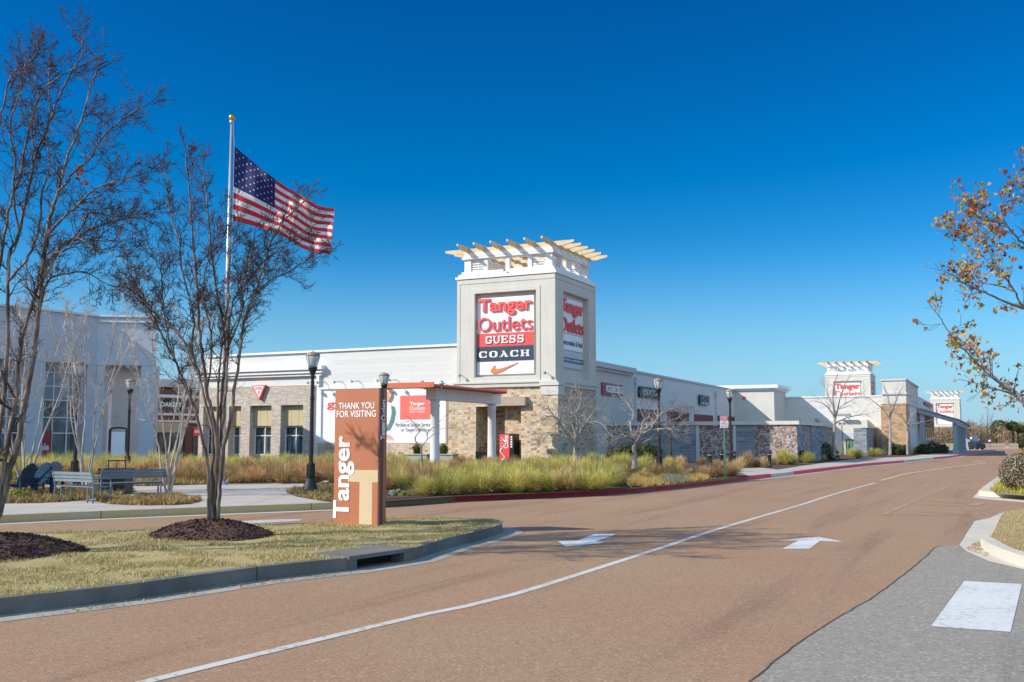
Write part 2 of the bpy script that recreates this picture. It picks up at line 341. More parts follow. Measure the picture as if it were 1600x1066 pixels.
def leafmat(name, cols, rough=.6, trans=.25, island=True):
    m, n, b = newmat(name)
    g = n.nodes.new('ShaderNodeNewGeometry'); k = len(cols)
    c = ramp(n, g.outputs['Random Per Island'], [(i/k, cc) for i, cc in enumerate(cols)], 'LINEAR' if k < 3 else 'CONSTANT')
    oi = n.nodes.new('ShaderNodeObjectInfo'); c = mixc(n, 1., c, ramp(n, oi.outputs['Random'], [(0, (.78,.8,.75)), (1, (1.15,1.1,1.05))]), 'MULTIPLY')
    L(n, c, b.inputs['Base Color']); b.inputs['Roughness'].default_value = rough; b.inputs['Specular IOR Level'].default_value = .2
    if trans:
        tr = n.nodes.new('ShaderNodeBsdfTranslucent'); L(n, c, tr.inputs[0]); mx = n.nodes.new('ShaderNodeMixShader'); mx.inputs[0].default_value = trans
        L(n, b.outputs[0], mx.inputs[1]); L(n, tr.outputs[0], mx.inputs[2]); L(n, mx.outputs[0], n.nodes['Material Output'].inputs[0])
    return m
GGRASS = leafmat('green_grass_blades', [(.50,.50,.12),(.64,.60,.17),(.72,.63,.22),(.54,.55,.14),(.76,.64,.28),(.32,.37,.08),(.72,.68,.22),(.66,.52,.25)], .6, .35)
TGRASS = leafmat('tan_grass_blades', [(.62,.41,.20),(.70,.49,.26),(.50,.31,.15),(.74,.56,.34),(.56,.40,.16),(.40,.23,.12)], .7, .35)
YGRASS = leafmat('yellow_grass_blades', [(.64,.49,.24),(.72,.58,.31),(.56,.44,.18),(.76,.62,.36)], .7, .35)
LAWNB = leafmat('lawn_blades', [(.48,.40,.18),(.54,.44,.22),(.38,.32,.13),(.60,.50,.27),(.27,.25,.10),(.62,.52,.31)], .7, .2)
COVG = leafmat('yellow_ground_cover', [(.60,.42,.13),(.48,.38,.12),(.68,.50,.20),(.36,.33,.11),(.60,.36,.14)], .7, .2)
COVB = leafmat('brown_ground_cover', [(.48,.30,.13),(.42,.34,.12),(.56,.40,.18),(.30,.26,.09),(.36,.20,.10)], .7, .15)
COVBR = leafmat('lime_ground_cover', [(.30,.31,.05),(.40,.37,.07),(.22,.25,.05),(.42,.33,.1)], .7, .25)
COVS = leafmat('silver_ground_cover', [(.26,.29,.24),(.18,.22,.17),(.32,.34,.28)], .7, .15)
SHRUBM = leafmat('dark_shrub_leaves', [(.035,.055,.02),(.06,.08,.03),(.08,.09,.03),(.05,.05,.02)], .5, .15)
SHRUBR = leafmat('mixed_shrub_leaves', [(.06,.09,.03),(.12,.15,.05),(.26,.24,.10),(.34,.22,.20),(.20,.13,.09),(.42,.38,.34)], .5, .2)
BOXM = leafmat('clipped_shrub_leaves', [(.09,.10,.02),(.14,.13,.03),(.06,.07,.015)], .5, .2)
AUTL = leafmat('autumn_leaves', [(.60,.26,.11),(.42,.15,.09),(.74,.50,.14),(.24,.10,.07),(.52,.50,.14),(.68,.36,.18),(.34,.34,.12),(.54,.24,.13)], .55, .3)
REDL = leafmat('red_leaves', [(.45,.06,.05),(.5,.15,.1)], .55, .3)
WOODL = leafmat('distant_wood', [(.34,.23,.18),(.40,.28,.20),(.26,.19,.16),(.46,.25,.14),(.22,.22,.10),(.38,.30,.20),(.46,.37,.13),(.30,.24,.21)], .9, .1)
EVERG = leafmat('distant_evergreen', [(.05,.08,.03),(.08,.11,.04),(.10,.12,.05)], .9, .1)
def bark(name, cols, scale=6, stretch=.3):
    m, n, b = newmat(name); v = coords(n, 'Object', (1, 1, stretch)); f = noi(n, v, scale, 8, .7)
    L(n, ramp(n, f, [(.32, cols[0]), (.48, cols[1]), (.62, cols[2])]), b.inputs['Base Color']); b.inputs['Roughness'].default_value = .85
    bump(n, b, f, .5, .02); return m
BARK = bark('myrtle_bark', [(.035,.027,.024), (.115,.08,.062), (.30,.245,.205)], 9, .22); TWIG = bark('dark_twigs', [(.022,.014,.012), (.05,.03,.025), (.11,.075,.06)], 5, 1)
BARKP = bark('pale_bark', [(.26,.22,.19), (.42,.37,.33), (.55,.50,.45)], 7, .3); TWIGP = bark('pale_twigs', [(.28,.23,.20), (.40,.34,.30), (.50,.44,.40)], 5, 1)
BARKG = bark('grey_bark', [(.17,.15,.13), (.30,.27,.24), (.42,.38,.34)], 7, .3); TWIGG = bark('grey_twigs', [(.16,.13,.12), (.28,.24,.21), (.38,.33,.3)], 5, 1)

#@@GROUND
# ------------------------------------------------------------------ ground, roads, kerbs
def gp(lst, z=0.): return [G(x, y, z) for x, y in lst]
def inpoly(p, pts):
    c = False; j = len(pts)-1
    for i in range(len(pts)):
        a, b = pts[i], pts[j]
        if (a.y > p[1]) != (b.y > p[1]) and p[0] < (b.x-a.x)*(p[1]-a.y)/(b.y-a.y)+a.x: c = not c
        j = i
    return c
def refine(pts, step=.6):
    out = []
    for i in range(len(pts)-1):
        p0 = pts[max(i-1, 0)]; p1 = pts[i]; p2 = pts[i+1]; p3 = pts[min(i+2, len(pts)-1)]
        n = max(1, min(14, int((p2-p1).length/step)))
        for k in range(n):
            t = k/n
            out.append(.5*((2*p1)+(-p0+p2)*t+(2*p0-5*p1+4*p2-p3)*t*t+(-p0+3*p1-3*p2+p3)*t**3))
    out.append(pts[-1]); return out
def offs(pts, o):
    r = []
    for i in range(len(pts)):
        t = (pts[min(i+1, len(pts)-1)]-pts[max(i-1, 0)]); t.z = 0; t.normalize()
        r.append(pts[i]+Vector((-t.y, t.x, 0))*o)
    return r
def ribbon(mb, pts, o0, o1, z0, z1, mi=0):
    a = offs(pts, o0); b = offs(pts, o1)
    S = lambda p, z: (p.x, p.y, z)
    for i in range(len(pts)-1):
        mb.face([S(a[i],z1),S(a[i+1],z1),S(b[i+1],z1),S(b[i],z1)], None, mi)
        if z1 > z0:
            mb.face([S(a[i],z0),S(a[i+1],z0),S(a[i+1],z1),S(a[i],z1)], None, mi)
            mb.face([S(b[i],z1),S(b[i+1],z1),S(b[i+1],z0),S(b[i],z0)], None, mi)
    if z1 > z0:
        for i in (0, -1): mb.face([S(a[i],z0),S(a[i],z1),S(b[i],z1),S(b[i],z0)], None, mi)
    return mb
g = MB(); V3 = lambda x, y: Vector((x, y, 0))
g.poly([V3(-2500,-400), V3(2500,-400), V3(3500,4500), V3(-3500,4500)], -.03, -.03); struct('ground', g, FIELDM)
g = MB(); g.poly([V3(-95,-30), V3(140,-30), V3(190,186), V3(40,186), V3(-95,60)], 0, 0); struct('road', g, ROAD)
GREYPX = [(1090,1150),(1175,1066),(1238,1013),(1300,971.6),(1345,946),(1376,926),(1415,897),(1445,872),(1466.7,854),(1499,853)]
gy = gp(GREYPX); rnd = random.Random(4)
edge = refine(gy, .18)
edge = [p+Vector((rnd.uniform(-.009,.009), rnd.uniform(-.009,.009), 0)) for p in edge]
g = MB(); g.poly(edge+gp([(1511,863),(1545,878),(1600,891),(1760,925)])+[V3(14,-4), V3(1,-4)], .004, .004); struct('side_road', g, GREYA)
g = MB(); ribbon(g, edge, -.004, .011, .008, .008); struct('road_joint', g, plain('tar_joint', (.09,.07,.055), .9, .5, 8))
# far kerb and plaza slab
K1 = refine(gp([(-700,858),(-300,835),(0,818),(260,806.5),(520,796),(640,788),(710,783)]))
K2 = refine(gp([(710,783),(800,779),(870,776.5),(940,773),(1000,769),(1060,763),(1120,756),(1180,749),(1205,746)]))
K3 = refine(gp([(1205,746),(1223,744),(1240,742)]))
K4 = refine(gp([(1240,742),(1300,734.5),(1360,727.5),(1413,722.8)]))
K5 = refine(gp([(1413,722.8),(1436,720),(1459,718)]))
K6 = refine(gp([(1459,718),(1490,714.5),(1512,710.5),(1530,707.5),(1556,704.3)]))
front = K1[:-1]+K2[:-1]+K3[:-1]+K4[:-1]+K5[:-1]+K6
g = MB(); g.poly(front+[V3(60,185), V3(20,330), V3(-140,200), V3(-95,20)], 0, .15); struct('sidewalk', g, CONC)
def kerb(name, pts, m, seg=3.0, h=.156):
    g = MB(); ribbon(g, pts, -.004, .16, 0, h); struct(name, g, m)
kerb('curb', K1, OLIVECURB); kerb('curb', K2, REDCURB); kerb('curb', K3, PALEC, h=.153); kerb('curb', K4, REDCURB); kerb('curb', K5, PALEC, h=.153); kerb('curb', K6, REDCURB)
g = MB(); ribbon(g, front, -.34, -.004, .004, .004); struct('gutter', g, PALEC)
# expansion joints cut across the kerb
g = MB()
for i in range(6, len(K1+K2)-4, 7):
    pts = (K1+K2); t = pts[i+1]-pts[i]
    if t.length < .01: continue
    ribbon(g, [pts[i], pts[i]+t.normalized()*.014], -.007, .1, .0, .158)
struct('curb_joint', g, plain('joint_dark', (.06,.05,.04), .9))
# near island
NI = refine(gp([(-700,1075),(-300,1003),(0,962),(200,938),(400,908),(542,892)]))
NJ = refine(gp([(542,892),(644,876)]))
NK = refine(gp([(644,876),(700,857.5),(745,846),(768,839)]), .3)
tipb = [G(x, y, .15) for x, y in [(779,821.5),(784.5,819),(784.5,817),(778,814.5),(760,812.2),(700,809.5),(600,811),(520,816),(400,820),(250,827),(0,834),(-700,850)]]
tip = refine([NK[-1]]+[Vector((p.x, p.y, 0)) for p in tipb], .3)
outl = NI+offs(NJ, .42)+NK[:-1]+tip
g = MB(); g.poly(outl, 0, .15); struct('lawn', g, LAWN)
ISL = outl
g = MB(); ribbon(g, NI, -.004, .15, 0, .158); ribbon(g, NK[:-1]+tip, -.004, .15, 0, .158); struct('curb', g, NEARC)
g = MB(); ribbon(g, NI[:-1]+NJ[:-1]+NK[:-1]+tip[:6], -.36, -.004, .004, .004); struct('gutter', g, CURBM)
# storm inlet set into the kerb
a, b = NJ[0], NJ[-1]; FI = Fr((a.x, a.y), (b.x-a.x, b.y-a.y)); Ln = (b-a).length
dr = thing('storm_drain', 'concrete storm drain inlet with dark opening set in the island curb', 'drain', (a.x, a.y, 0))
g = MB(); g.fbox(FI, 0, Ln, .125, .175, -.62, .03); g.build('lid', NEARC, dr)
for q0, q1 in ((0, .16), (Ln-.2, Ln)): g = MB(); g.fbox(FI, q0, q1, 0, .125, -.6, .02); g.build('side_block', NEARC, dr)
g = MB(); g.fbox(FI, .16, Ln-.2, .006, .125, -.4, -.2); g.build('opening', plain('drain_dark', (.012,.014,.008), .9, .5), dr)
g = MB()
for i in list(range(8, len(NI)-2, 6)):
    t = NI[i+1]-NI[i]; ribbon(g, [NI[i], NI[i]+t.normalized()*.016], -.007, .153, 0, .161)
struct('curb_joint', g, plain('near_joint_dark', (.07,.06,.05), .9))  # dark strips drawn as joints across the near kerb
# right hand islands
g = MB(); g.poly(gp([(1499,852.6),(1522.6,815),(1546.7,810),(1567,801),(1640,796),(1900,850),(1760,925),(1600,891),(1545,878),(1511,863)]), .008, .008); struct('concrete_apron', g, PALEC)
oo = refine(gp([(1532,841),(1552,852),(1575,861),(1600,869),(1720,898)], .15), .3); ii = refine(gp([(1546,838),(1558,844),(1575,853),(1600,862),(1720,888)], .15), .3)
g = MB(); g.poly(oo+ii[::-1], .004, .15); struct('curb', g, PALEC)
ril = [Vector((p.x, p.y, 0)) for p in ii]+gp([(1900,870),(1660,794),(1600,797),(1567,802),(1560,818),(1555,830)], .1)
g = MB(); g.poly(ril, .0, .125); struct('lawn', g, STRAW); RIL = ril
g = MB(); g.poly(gp([(1519.6,778),(1528,770),(1537.6,762.5),(1552,752),(1567,741.5),(1590,729),(1700,722),(1900,760),(1700,793),(1600,785.5),(1545,781)]), .004, .004); struct('concrete_apron', g, PALEC)
g = MB(); r2 = gp([(1529,774.5),(1541,764),(1553,755),(1568,744),(1592,731),(1700,724),(1880,756),(1700,786),(1600,779),(1548,776.5)]); g.poly(r2, .004, .14); struct('curb', g, PALEC)
r3 = gp([(1546,766),(1557,757),(1570,747),(1594,734),(1700,727),(1850,755),(1700,780),(1600,774.5),(1556,771)], .14); g = MB(); g.poly(r3, .14, .146); struct('planting_bed', g, STRAW); R3 = r3
# road markings
def mark(name, px, m, z=.004): g = MB(); g.poly(gp(px), z, z); struct(name, g, m)
cl = refine(gp([(160,1083),(235,1064),(415,1020),(665.6,960),(800,930),(1025,859),(1122.5,827),(1250,789.4),(1300,773.5),(1368,754.5)]), .5)
g = MB(); ribbon(g, cl, -.055, .055, .004, .004)
ribbon(g, refine(gp([(1376,751),(1419,740),(1452,735),(1488,730),(1521,726),(1540,723)])), -.06, .06, .004, .004)
ribbon(g, refine(gp([(1568,722),(1585,712.5),(1597,707)])), -.07, .07, .004, .004)
struct('centre_line', g, LINEW)
mark('road_arrow', [(965,834.6),(929,834.8),(902,845),(872,846.2),(884,854.6),(934,850),(948,846.5),(930,847)], ARROWW)
mark('road_arrow', [(1212,845.6),(1279,838.8),(1317,847),(1281,845.8),(1265,857.8),(1222,857.8),(1247,845.5)], ARROWW)
mark('stop_line', [(365,815),(440,811.6),(472,811.8),(468,814.4),(380,818.6)], LINEW)
mark('stop_line', [(1517,721.2),(1532,720.7),(1532,720.2),(1517,720.7)], LINEW)
mark('crosswalk_bar', [(1506.5,909),(1597,913.7),(1579,989),(1455,980)], XWALK, .008)
g = MB()
for a, b, w_ in [((1380,804.5),(1483.6,759.5),.06),((1380,804.5),(1515,806),.05),((1440,800),(1515,805),.05),((1452,775),(1527,781.5),.06),((1456,772.6),(1521,777),.06),((1463,769.5),(1521,774),.06),((1470,766.8),(1524,771),.06),((1477,764.4),(1528,768),.06),((1483,762),(1531,765.4),.06),((1510,798),(1519,798),.25),((1519,790),(1534,786),.12),((1430,789),(1500,792),.035),((1440,783),(1510,787),.035)]:
    ribbon(g, [G(*a), G(*b)], -w_, w_, .004, .004)
struct('hatch_marking', g, LINEY)
# tar spots and stains on the road
# planting beds (mulch sheets on the slab)
BEDR = gp([(448,770),(462,776),(490,781),(520,785.5),(600,783.5),(640,781),(710,776),(800,772.5),(870,770),(940,767),(1000,763),(1060,757.5),(1120,751),(1172,745),(1160,740),(1130,736),(1060,727),(960,719.5),(700,718),(560,744),(500,756),(460,763)], .15)
BEDL = gp([(-350,775),(-100,765),(0,757),(230,760),(330,757),(480,754),(600,742),(700,720),(690,714.5),(-200,714.5)], .15)
BEDA = gp([(-250,800),(5,787),(60,786.5),(120,783),(190,774),(215,768),(120,765),(-200,770)], .15)
BEDB = [G(233+82*cos(t), 783+7.2*sin(t), .15) for t in [k*pi/8 for k in range(16)]]
BEDC = gp([(1000,732),(1190,731),(1215,734),(1260,727),(1330,718),(1420,713.5),(1440,711),(1420,708),(1250,712),(1000,716)], .15)
for b_ in (BEDR, BEDL, BEDA, BEDB, BEDC):
    g = MB(); g.poly(b_, .15, .156 if b_ is not BEDC else .153); struct('planting_bed', g, MULCH)
def mound(c, r, h, name='mulch_mound'):
    g = MB(); n = 30; rings = 9; rr = random.Random(int(c.x*99))
    ph = rr.uniform(0, 9)
    rows = []
    for j in range(rings+1):
        t = j/rings; row = []
        for k in range(n):
            a = 2*pi*k/n; R = r*(1+.10*sin(2*a+ph)+.06*sin(5*a))*t*1.02
            z = c.z+.012+h*(1-t*t)**1.0+rr.uniform(-.012, .012)*(1-t) - (.02 if j == rings else 0)
            row.append((c.x+R*cos(a), c.y+R*sin(a), z))
        rows.append(row)
    for j in range(rings):
        for k in range(n):
            g.face([rows[j][k], rows[j+1][k], rows[j+1][(k+1) % n], rows[j][(k+1) % n]])
    for _ in range(2200):   # bark chips
        t = math.sqrt(rr.random()); a = rr.uniform(0, 2*pi); R = r*t*(1+.10*sin(2*a+ph)+.06*sin(5*a))
        p = Vector((c.x+R*cos(a), c.y+R*sin(a), c.z+.016+h*(1-min(1, t*t)))); d = Vector((rr.uniform(-1, 1), rr.uniform(-1, 1), rr.uniform(-.2, .5))).normalized()
        e = d.cross(Vector((rr.uniform(-1, 1), rr.uniform(-1, 1), 1))).normalized(); l = rr.uniform(.012, .035); w_ = rr.uniform(.005, .011)
        g.face([p-d*l-e*w_, p+d*l-e*w_, p+d*l+e*w_+Vector((0, 0, .008)), p-d*l+e*w_+Vector((0, 0, .008))])
    o = struct(name, g, MULCH); return o
T2B = AT(331, 815, 15.55); T1B = AT(-14, 838, 13.2)
mound(Vector((T2B.x-.02, T2B.y, .15)), 0.86, T2B.z-.15+.02); mound(Vector((T1B.x+.1, T1B.y-.05, .15)), 1.0, T1B.z-.15+.02)
def blades(name, poly, n, h, w_, m, lean=.6, z=.15, seed=1, clump=0., avoid=None, bias=None):
    rr = random.Random(seed); g = MB(); xs = [p.x for p in poly]; ys = [p.y for p in poly]; x0, x1, y0, y1 = min(xs), max(xs), min(ys), max(ys); k = 0; tries = 0
    while k < n and tries < n*30:
        tries += 1; x = rr.uniform(x0, x1); y = rr.uniform(y0, y1)
        if not inpoly((x, y), poly): continue
        if avoid and any((x-a.x)**2+(y-a.y)**2 < r_*r_ for a, r_ in avoid): continue
        c = noise.noise(Vector((x*1.7, y*1.7, seed)))
        if clump and c < rr.uniform(-clump, clump)*.5: continue
        k += 1; a = rr.uniform(0, 2*pi); hh = h*rr.uniform(.5, 1.3)*(1+(c*1.2 if clump else 0)); ww = w_*rr.uniform(.7, 1.4); l = lean*rr.uniform(0, 1)*hh
        dx, dy = cos(a), sin(a); b = rr.uniform(0, 2*pi); ex, ey = cos(b)*ww, sin(b)*ww
        g.v += [(x-ex, y-ey, z), (x+ex, y+ey, z), (x+dx*l, y+dy*l, z+hh)]; i = len(g.v); g.f.append((i-3, i-2, i-1)); g.m.append(0); g.uv += [(0, 0)]*3
    o = g.build(name, m); return tag(o, kind='stuff')
near = [p for p in ISL]
visisl = [p for p in ISL if p.x > -9]+[V3(-8.5, 18), V3(-8.5, 8.5)]
visisl = [Vector((max(p.x, -8.5), p.y, 0)) for p in ISL]
tag(blades('lawn_grass', visisl, 62000, .03, .005, LAWNB, 1.4, .15, 3, clump=.5, avoid=[(T2B, .78), (T1B, .92)]), 'dormant yellow green grass on the curbed island beside the road', 'grass')
tag(blades('lawn_grass', [Vector((min(p.x, 13), p.y, 0)) for p in RIL], 9000, .025, .005, leafmat('straw_blades', [(.5,.38,.18),(.42,.31,.14),(.56,.44,.24)], .8, .2), 1.3, .125, 5), 'straw coloured dry grass behind the white curb at right', 'grass')
tag(blades('ground_cover', R3, 9000, .13, .016, leafmat('lime_blades', [(.46,.42,.06),(.55,.50,.10),(.36,.36,.05)], .7, .3), .8, .14, 6, clump=.3), 'yellow green ground cover around the rounded shrub on the right island', 'ground cover')
tag(blades('ground_cover', BEDA, 12000, .12, .02, COVB, .9, .15, 7, clump=.4), 'brown and olive ground cover under the left trees beside the benches', 'ground cover')
tag(blades('ground_cover', BEDB, 7000, .09, .016, COVB, .9, .15, 8, clump=.3), 'low brown ground cover oval around the pale tree beside the walk', 'ground cover')
gL = gp([(-60,760),(0,756),(230,759),(330,756),(480,753),(530,748),(500,742),(-60,746)], .15)
tag(blades('ground_cover', gL, 15000, .18, .02, COVG, .9, .15, 9, clump=.5), 'yellow green ground cover edging the long grass bed behind the plaza', 'ground cover')
gA = gp([(448,770),(462,776),(490,781),(520,785),(560,782),(560,760),(500,757),(460,763)], .15)
tag(blades('ground_cover', gA, 5000, .07, .014, COVB, 1., .15, 10, clump=.4), 'sparse brown and green ground cover around the tall lamp post base', 'ground cover')
gY = gp([(985,762),(1000,762),(1060,756),(1110,750),(1100,744),(1040,742),(990,746),(975,754)], .15)
tag(blades('ground_cover', gY, 20000, .13, .009, COVG, 1.4, .15, 11, clump=.3), 'bright golden yellow ground cover behind the red curb', 'ground cover')
gS = gp([(1040,757),(1075,753),(1070,748),(1036,751)], .15)
tag(blades('ground_cover', gS, 1800, .22, .014, COVS, .8, .15, 12), 'silvery green ground cover patch amid the golden ground cover', 'ground cover')
gM = gp([(1100,751),(1172,744),(1150,738),(1090,742)], .15)
tag(blades('ground_cover', gM, 700, .05, .012, COVB, 1., .15, 13), 'thin brown litter on the mulch around the no parking sign post', 'ground cover')
# leaf litter in the right hand gutter
tag(blades('leaf_litter', gp([(1508,858),(1530,846),(1534,858),(1548,868),(1540,871)]), 260, .012, .012, COVB, 3., .01, 14, clump=.8), 'fallen brown leaves lying on the pale apron by the white curb', 'litter')

tag(blades('leaf_litter', [p for p in NI[2:]]+offs(NI[2:], -.35)[::-1], 420, .012, .012, COVB, 3., .008, 15, clump=.9), 'scattered dead leaves caught in the gutter of the near island', 'litter')
tag(blades('leaf_litter', visisl, 330, .014, .014, COVB, 3., .175, 16, clump=.9), 'few brown fallen leaves scattered over the near lawn island', 'litter')
# ------------------------------------------------------------------ sign towers
def pane(g, fr, s0, s1, z0, z1, o, mi=0): g.face([fr.P(s0,z0,o),fr.P(s1,z0,o),fr.P(s1,z1,o),fr.P(s0,z1,o)], [(s0,z0),(s1,z0),(s1,z1),(s0,z1)], mi)
def swoosh(g, fr, s0, s1, z0, z1, o, th=.05):
    top = [(0,.30),(.04,.48),(.10,.66),(.16,.80),(.14,.66),(.15,.54),(.20,.46),(.28,.44),(.45,.53),(.7,.74),(1,1)]
    bot = [(0,.30),(.01,.16),(.05,.04),(.12,0),(.22,.03),(.40,.19),(.65,.52),(1,1)]
    out = [(s0+(s1-s0)*x, z0+(z1-z0)*y) for x, y in top]+[(s0+(s1-s0)*x, z0+(z1-z0)*y) for x, y in bot[-2:0:-1]]
    i0 = len(g.v); n = len(out)
    for q, z in out: g.v.append(tuple(fr.P(q, z, o+th)))
    for q, z in out: g.v.append(tuple(fr.P(q, z, o)))
    g.f.append(tuple(range(i0+n-1, i0-1, -1))); g.m.append(0); g.uv += [(0, 0)]*n
    for k in range(n): a = i0+k; b = i0+(k+1) % n; g.f.append((a, b, b+n, a+n)); g.m.append(0); g.uv += [(0, 0)]*4
def tower(P, label, full=True):
    root = thing('sign_tower', label, 'tower', (P[0], P[1], 0))
    F = Fr(P, DD); S = Fr(P, DU); W = 6.9
    g = MB(); g.fbox(F, -W, -.35, 5.0, 11.9, -W, -.35)                    # core with recess backs
    zt = 11.93
    for fr, a, b, t in ((F, -W, 0, 0), (S, 0, W, 1)):
        p0, p1 = (-5.6, -1.3) if not t else (1.25, 5.55)
        q0 = -W if not t else .35
        g.fbox(fr, q0, p0, 5.0, zt, -.35, 0); g.fbox(fr, p1, b, 5.0, zt, -.35, 0)
        g.fbox(fr, p0, p1, 5.0, 5.58, -.35, 0); g.fbox(fr, p0, p1, 10.95, zt, -.35, 0)
    g.build('tower_wall', STUCCO, root)
    g = MB()                                                              # raised trim round the recess and corner strips
    for fr, p0, p1, a, b in ((F, -5.6, -1.3, -W, 0), (S, 1.25, 5.55, 0, W)):
        for s0, s1, z0, z1 in ((p0-.28, p0-.02, 5.3, 11.23), (p1+.02, p1+.28, 5.3, 11.23), (p0-.02, p1+.02, 10.97, 11.23), (p0-.02, p1+.02, 5.3, 5.56)):
            g.fbox(fr, s0, s1, z0, z1, -.01, .035)
        g.fbox(fr, a if a < 0 else a+.0, b, 11.62, 11.92, -.01, .03)
        g.fbox(fr, a-.0, a+.22, 5.32, 11.6, -.01, .025) if a < 0 else g.fbox(fr, b-.22, b, 5.32, 11.6, -.01, .025)
    g.fbox(F, -W-.15, .12, 4.92, 5.3, -W, .15); g.fbox(F, -W-.22, .2, 5.16, 5.24, -W, .22)
    g.build('wall_trim', STUCCO, root)
    # sign cabinet
    for fr, x0, x1 in ((F, -5.55, -1.57), (S, 1.3, 5.2)):
        fc = fr is F
        g = MB(); g.fbox(fr, x0, x1, 8.42 if not fc else 5.73, 10.68, -.345, -.25); cab = g.build('sign_panel', WSIGN, root)
        g = MB(); g.text('Tanger', fr, x0+.12, x1-.06, 9.5, 10.62, -.25, .11, .03); g.text('Outlets', fr, x0+.08, x1-.04, 8.5, 9.42, -.25, .11, .0); g.build('lettering', RED, cab)
        if fc and full:
            g = MB(); g.fbox(fr, x0+.02, x1, 7.54, 8.38, -.25, -.2); rp = g.build('red_panel', REDBG, root)
            g = MB(); serif(g, 'GUESS', fr, x0+.62, x1-.62, 7.72, 8.2, -.2, .06); g.build('lettering', WSIGN, rp)
            g = MB(); g.fbox(fr, x0+.02, x1, 6.6, 7.5, -.25, -.2); rp = g.build('dark_panel', NAVY, root)
            g = MB(); serif(g, 'COACH', fr, x0+.14, x1-.26, 6.84, 7.24, -.2, .03, .05); g.build('lettering', WSIGN, rp)
            g = MB(); g.fbox(fr, x0+.02, x1, 5.76, 6.56, -.25, -.22); rp = g.build('white_panel', WSIGN, root)
            g = MB(); swoosh(g, fr, -4.56, -2.62, 5.80, 6.46, -.22); g.build('tick_emblem', ORANGE, rp)
        if not fc and full:
            g = MB(); g.fbox(fr, x0, x1, 7.35, 8.38, -.345, -.25); rp = g.build('white_panel', WSIGN, root)
            g = MB(); g.text('Abercrombie & Fitch', fr, x0+.15, x1-.1, 7.66, 8.0, -.25, .02, .01); g.build('lettering', NAVY, rp)
            g = MB(); g.fbox(fr, x0, x1, 6.2, 7.31, -.345, -.25); rp = g.build('grey_panel', BLUEW, root)
            g = MB(); g.fbox(fr, x0, x1, 6.55, 6.86, -.25, -.22); g.build('dark_band', NAVY, rp)
            g = MB(); g.text('BANANA REPUBLIC', fr, x0+.1, x1-.1, 6.64, 6.78, -.22, .01); g.build('lettering', WSIGN, rp)
    # stepped base of the lantern storey
    g = MB()
    g.fbox(F, -W-.1, .1, 11.95, 12.12, -W-.1, .1); g.fbox(F, -W+.05, -.05, 12.12, 12.28, -W+.05, -.05)
    g.fbox(F, -W+.2, -.2, 12.28, 12.46, -W+.2, -.2); g.build('cornice', WHITE, root)
    i = .34; zb, z2 = 12.46, 13.24
    g = MB()
    for fr, a, b in ((F, -W+i, -i), (S, i, W-i)):
        for back in (0, 1):
            o1 = -i if not back else -W+i+.3; o0 = o1-.3
            n_ = b-a
            for k, (x, w_) in enumerate(((a, .46), (a+1.42, .26), (a+n_/2-.13, .26), (b-1.42-.26, .26), (b-.46, .46))):
                if fr is S and k in (0, 4): continue
                g.fbox(fr, x, x+w_, zb, z2, o0, o1)
    for fr, a, b in ((F, -W+i, -i), (S, i+.3, W-i-.3)):
        for back in (0, 1):
            o1 = -i if not back else -W+i+.3
            g.fbox(fr, a, b, z2, 13.72, o1-.3, o1)
    g.build('lantern_frame', WHITE, root)
    g = MB()
    g.fbox(F, -W+i-.14, -i+.14, 13.30, 13.40, -i-.1, -i+.14); g.fbox(S, i-.0, W-i+.14, 13.30, 13.40, -i-.1, -i+.14)
    g.fbox(F, -W+i-.1, -i+.1, 13.44, 13.50, -i-.1, -i+.08); g.fbox(S, i, W-i+.1, 13.44, 13.50, -i-.1, -i+.08)
    g.build('rail_moulding', WHITE, root)
    for fr, a, b in ((F, -W+i, -i), (S, i, W-i)):
        for back in (0, 1):
            o1 = -i-.08 if not back else -W+i+.22
            for x0, x1 in ((a+.46, a+1.42), (b-1.42, b-.46)):
                g = MB()
                for k in range(5): g.fbox(fr, x0, x1, zb+.06+k*.15, zb+.13+k*.15, o1-.1, o1)
                g.fbox(fr, (x0+x1)/2-.02, (x0+x1)/2+.02, zb+.002, z2-.002, o1-.08, o1-.02); g.build('louvre', WHITE, root)
    # rafters: one set runs each way, ends cut to a taper
    def rafter(fr, s0, s1, o, w_, z0, z1):
        pr = [(s0, z1), (s0, z1-.14), (s0+.75, z0), (s1-.75, z0), (s1, z1-.14), (s1, z1)]; m = MB()
        A = [fr.P(q, z, o) for q, z in pr]; B = [fr.P(q, z, o-w_) for q, z in pr]
        m.face(A); m.face(B[::-1])
        for k in range(6): m.face([A[k], B[k], B[(k+1) % 6], A[(k+1) % 6]])
        return m
    ex = 1.25
    for k in range(6):
        o = -.42-(W-.98)/5*k
        rafter(F, -W-ex+.1, ex-.15, o, .12, 13.72, 14.02).build('rafter', WOODT, root)
    for k in range(6):
        o = -.42-(W-.98)/5*k
        rafter(S, -.95, W+.95, o, .12, 13.8, 14.13).build('rafter', WOODT, root)
    if full:
        for q in (-6.5, -.55):
            g = MB(); c = F.P(q, 5.72, .0); g.bar(c, F.P(q, 5.78, .3), .02); g.lathe([(.0,.0),(.07,.01),(.1,.12),(.05,.2),(0,.22)], F.P(q, 5.62, .36)); g.build('floodlight', STEEL, root)
        g = MB(); c = F.P(-W/2, 12.25, .12); g.lathe([(0,0),(.08,.02),(.1,.1),(0,.16)], c); g.build('floodlight', STEEL, root)
    return root, F, S
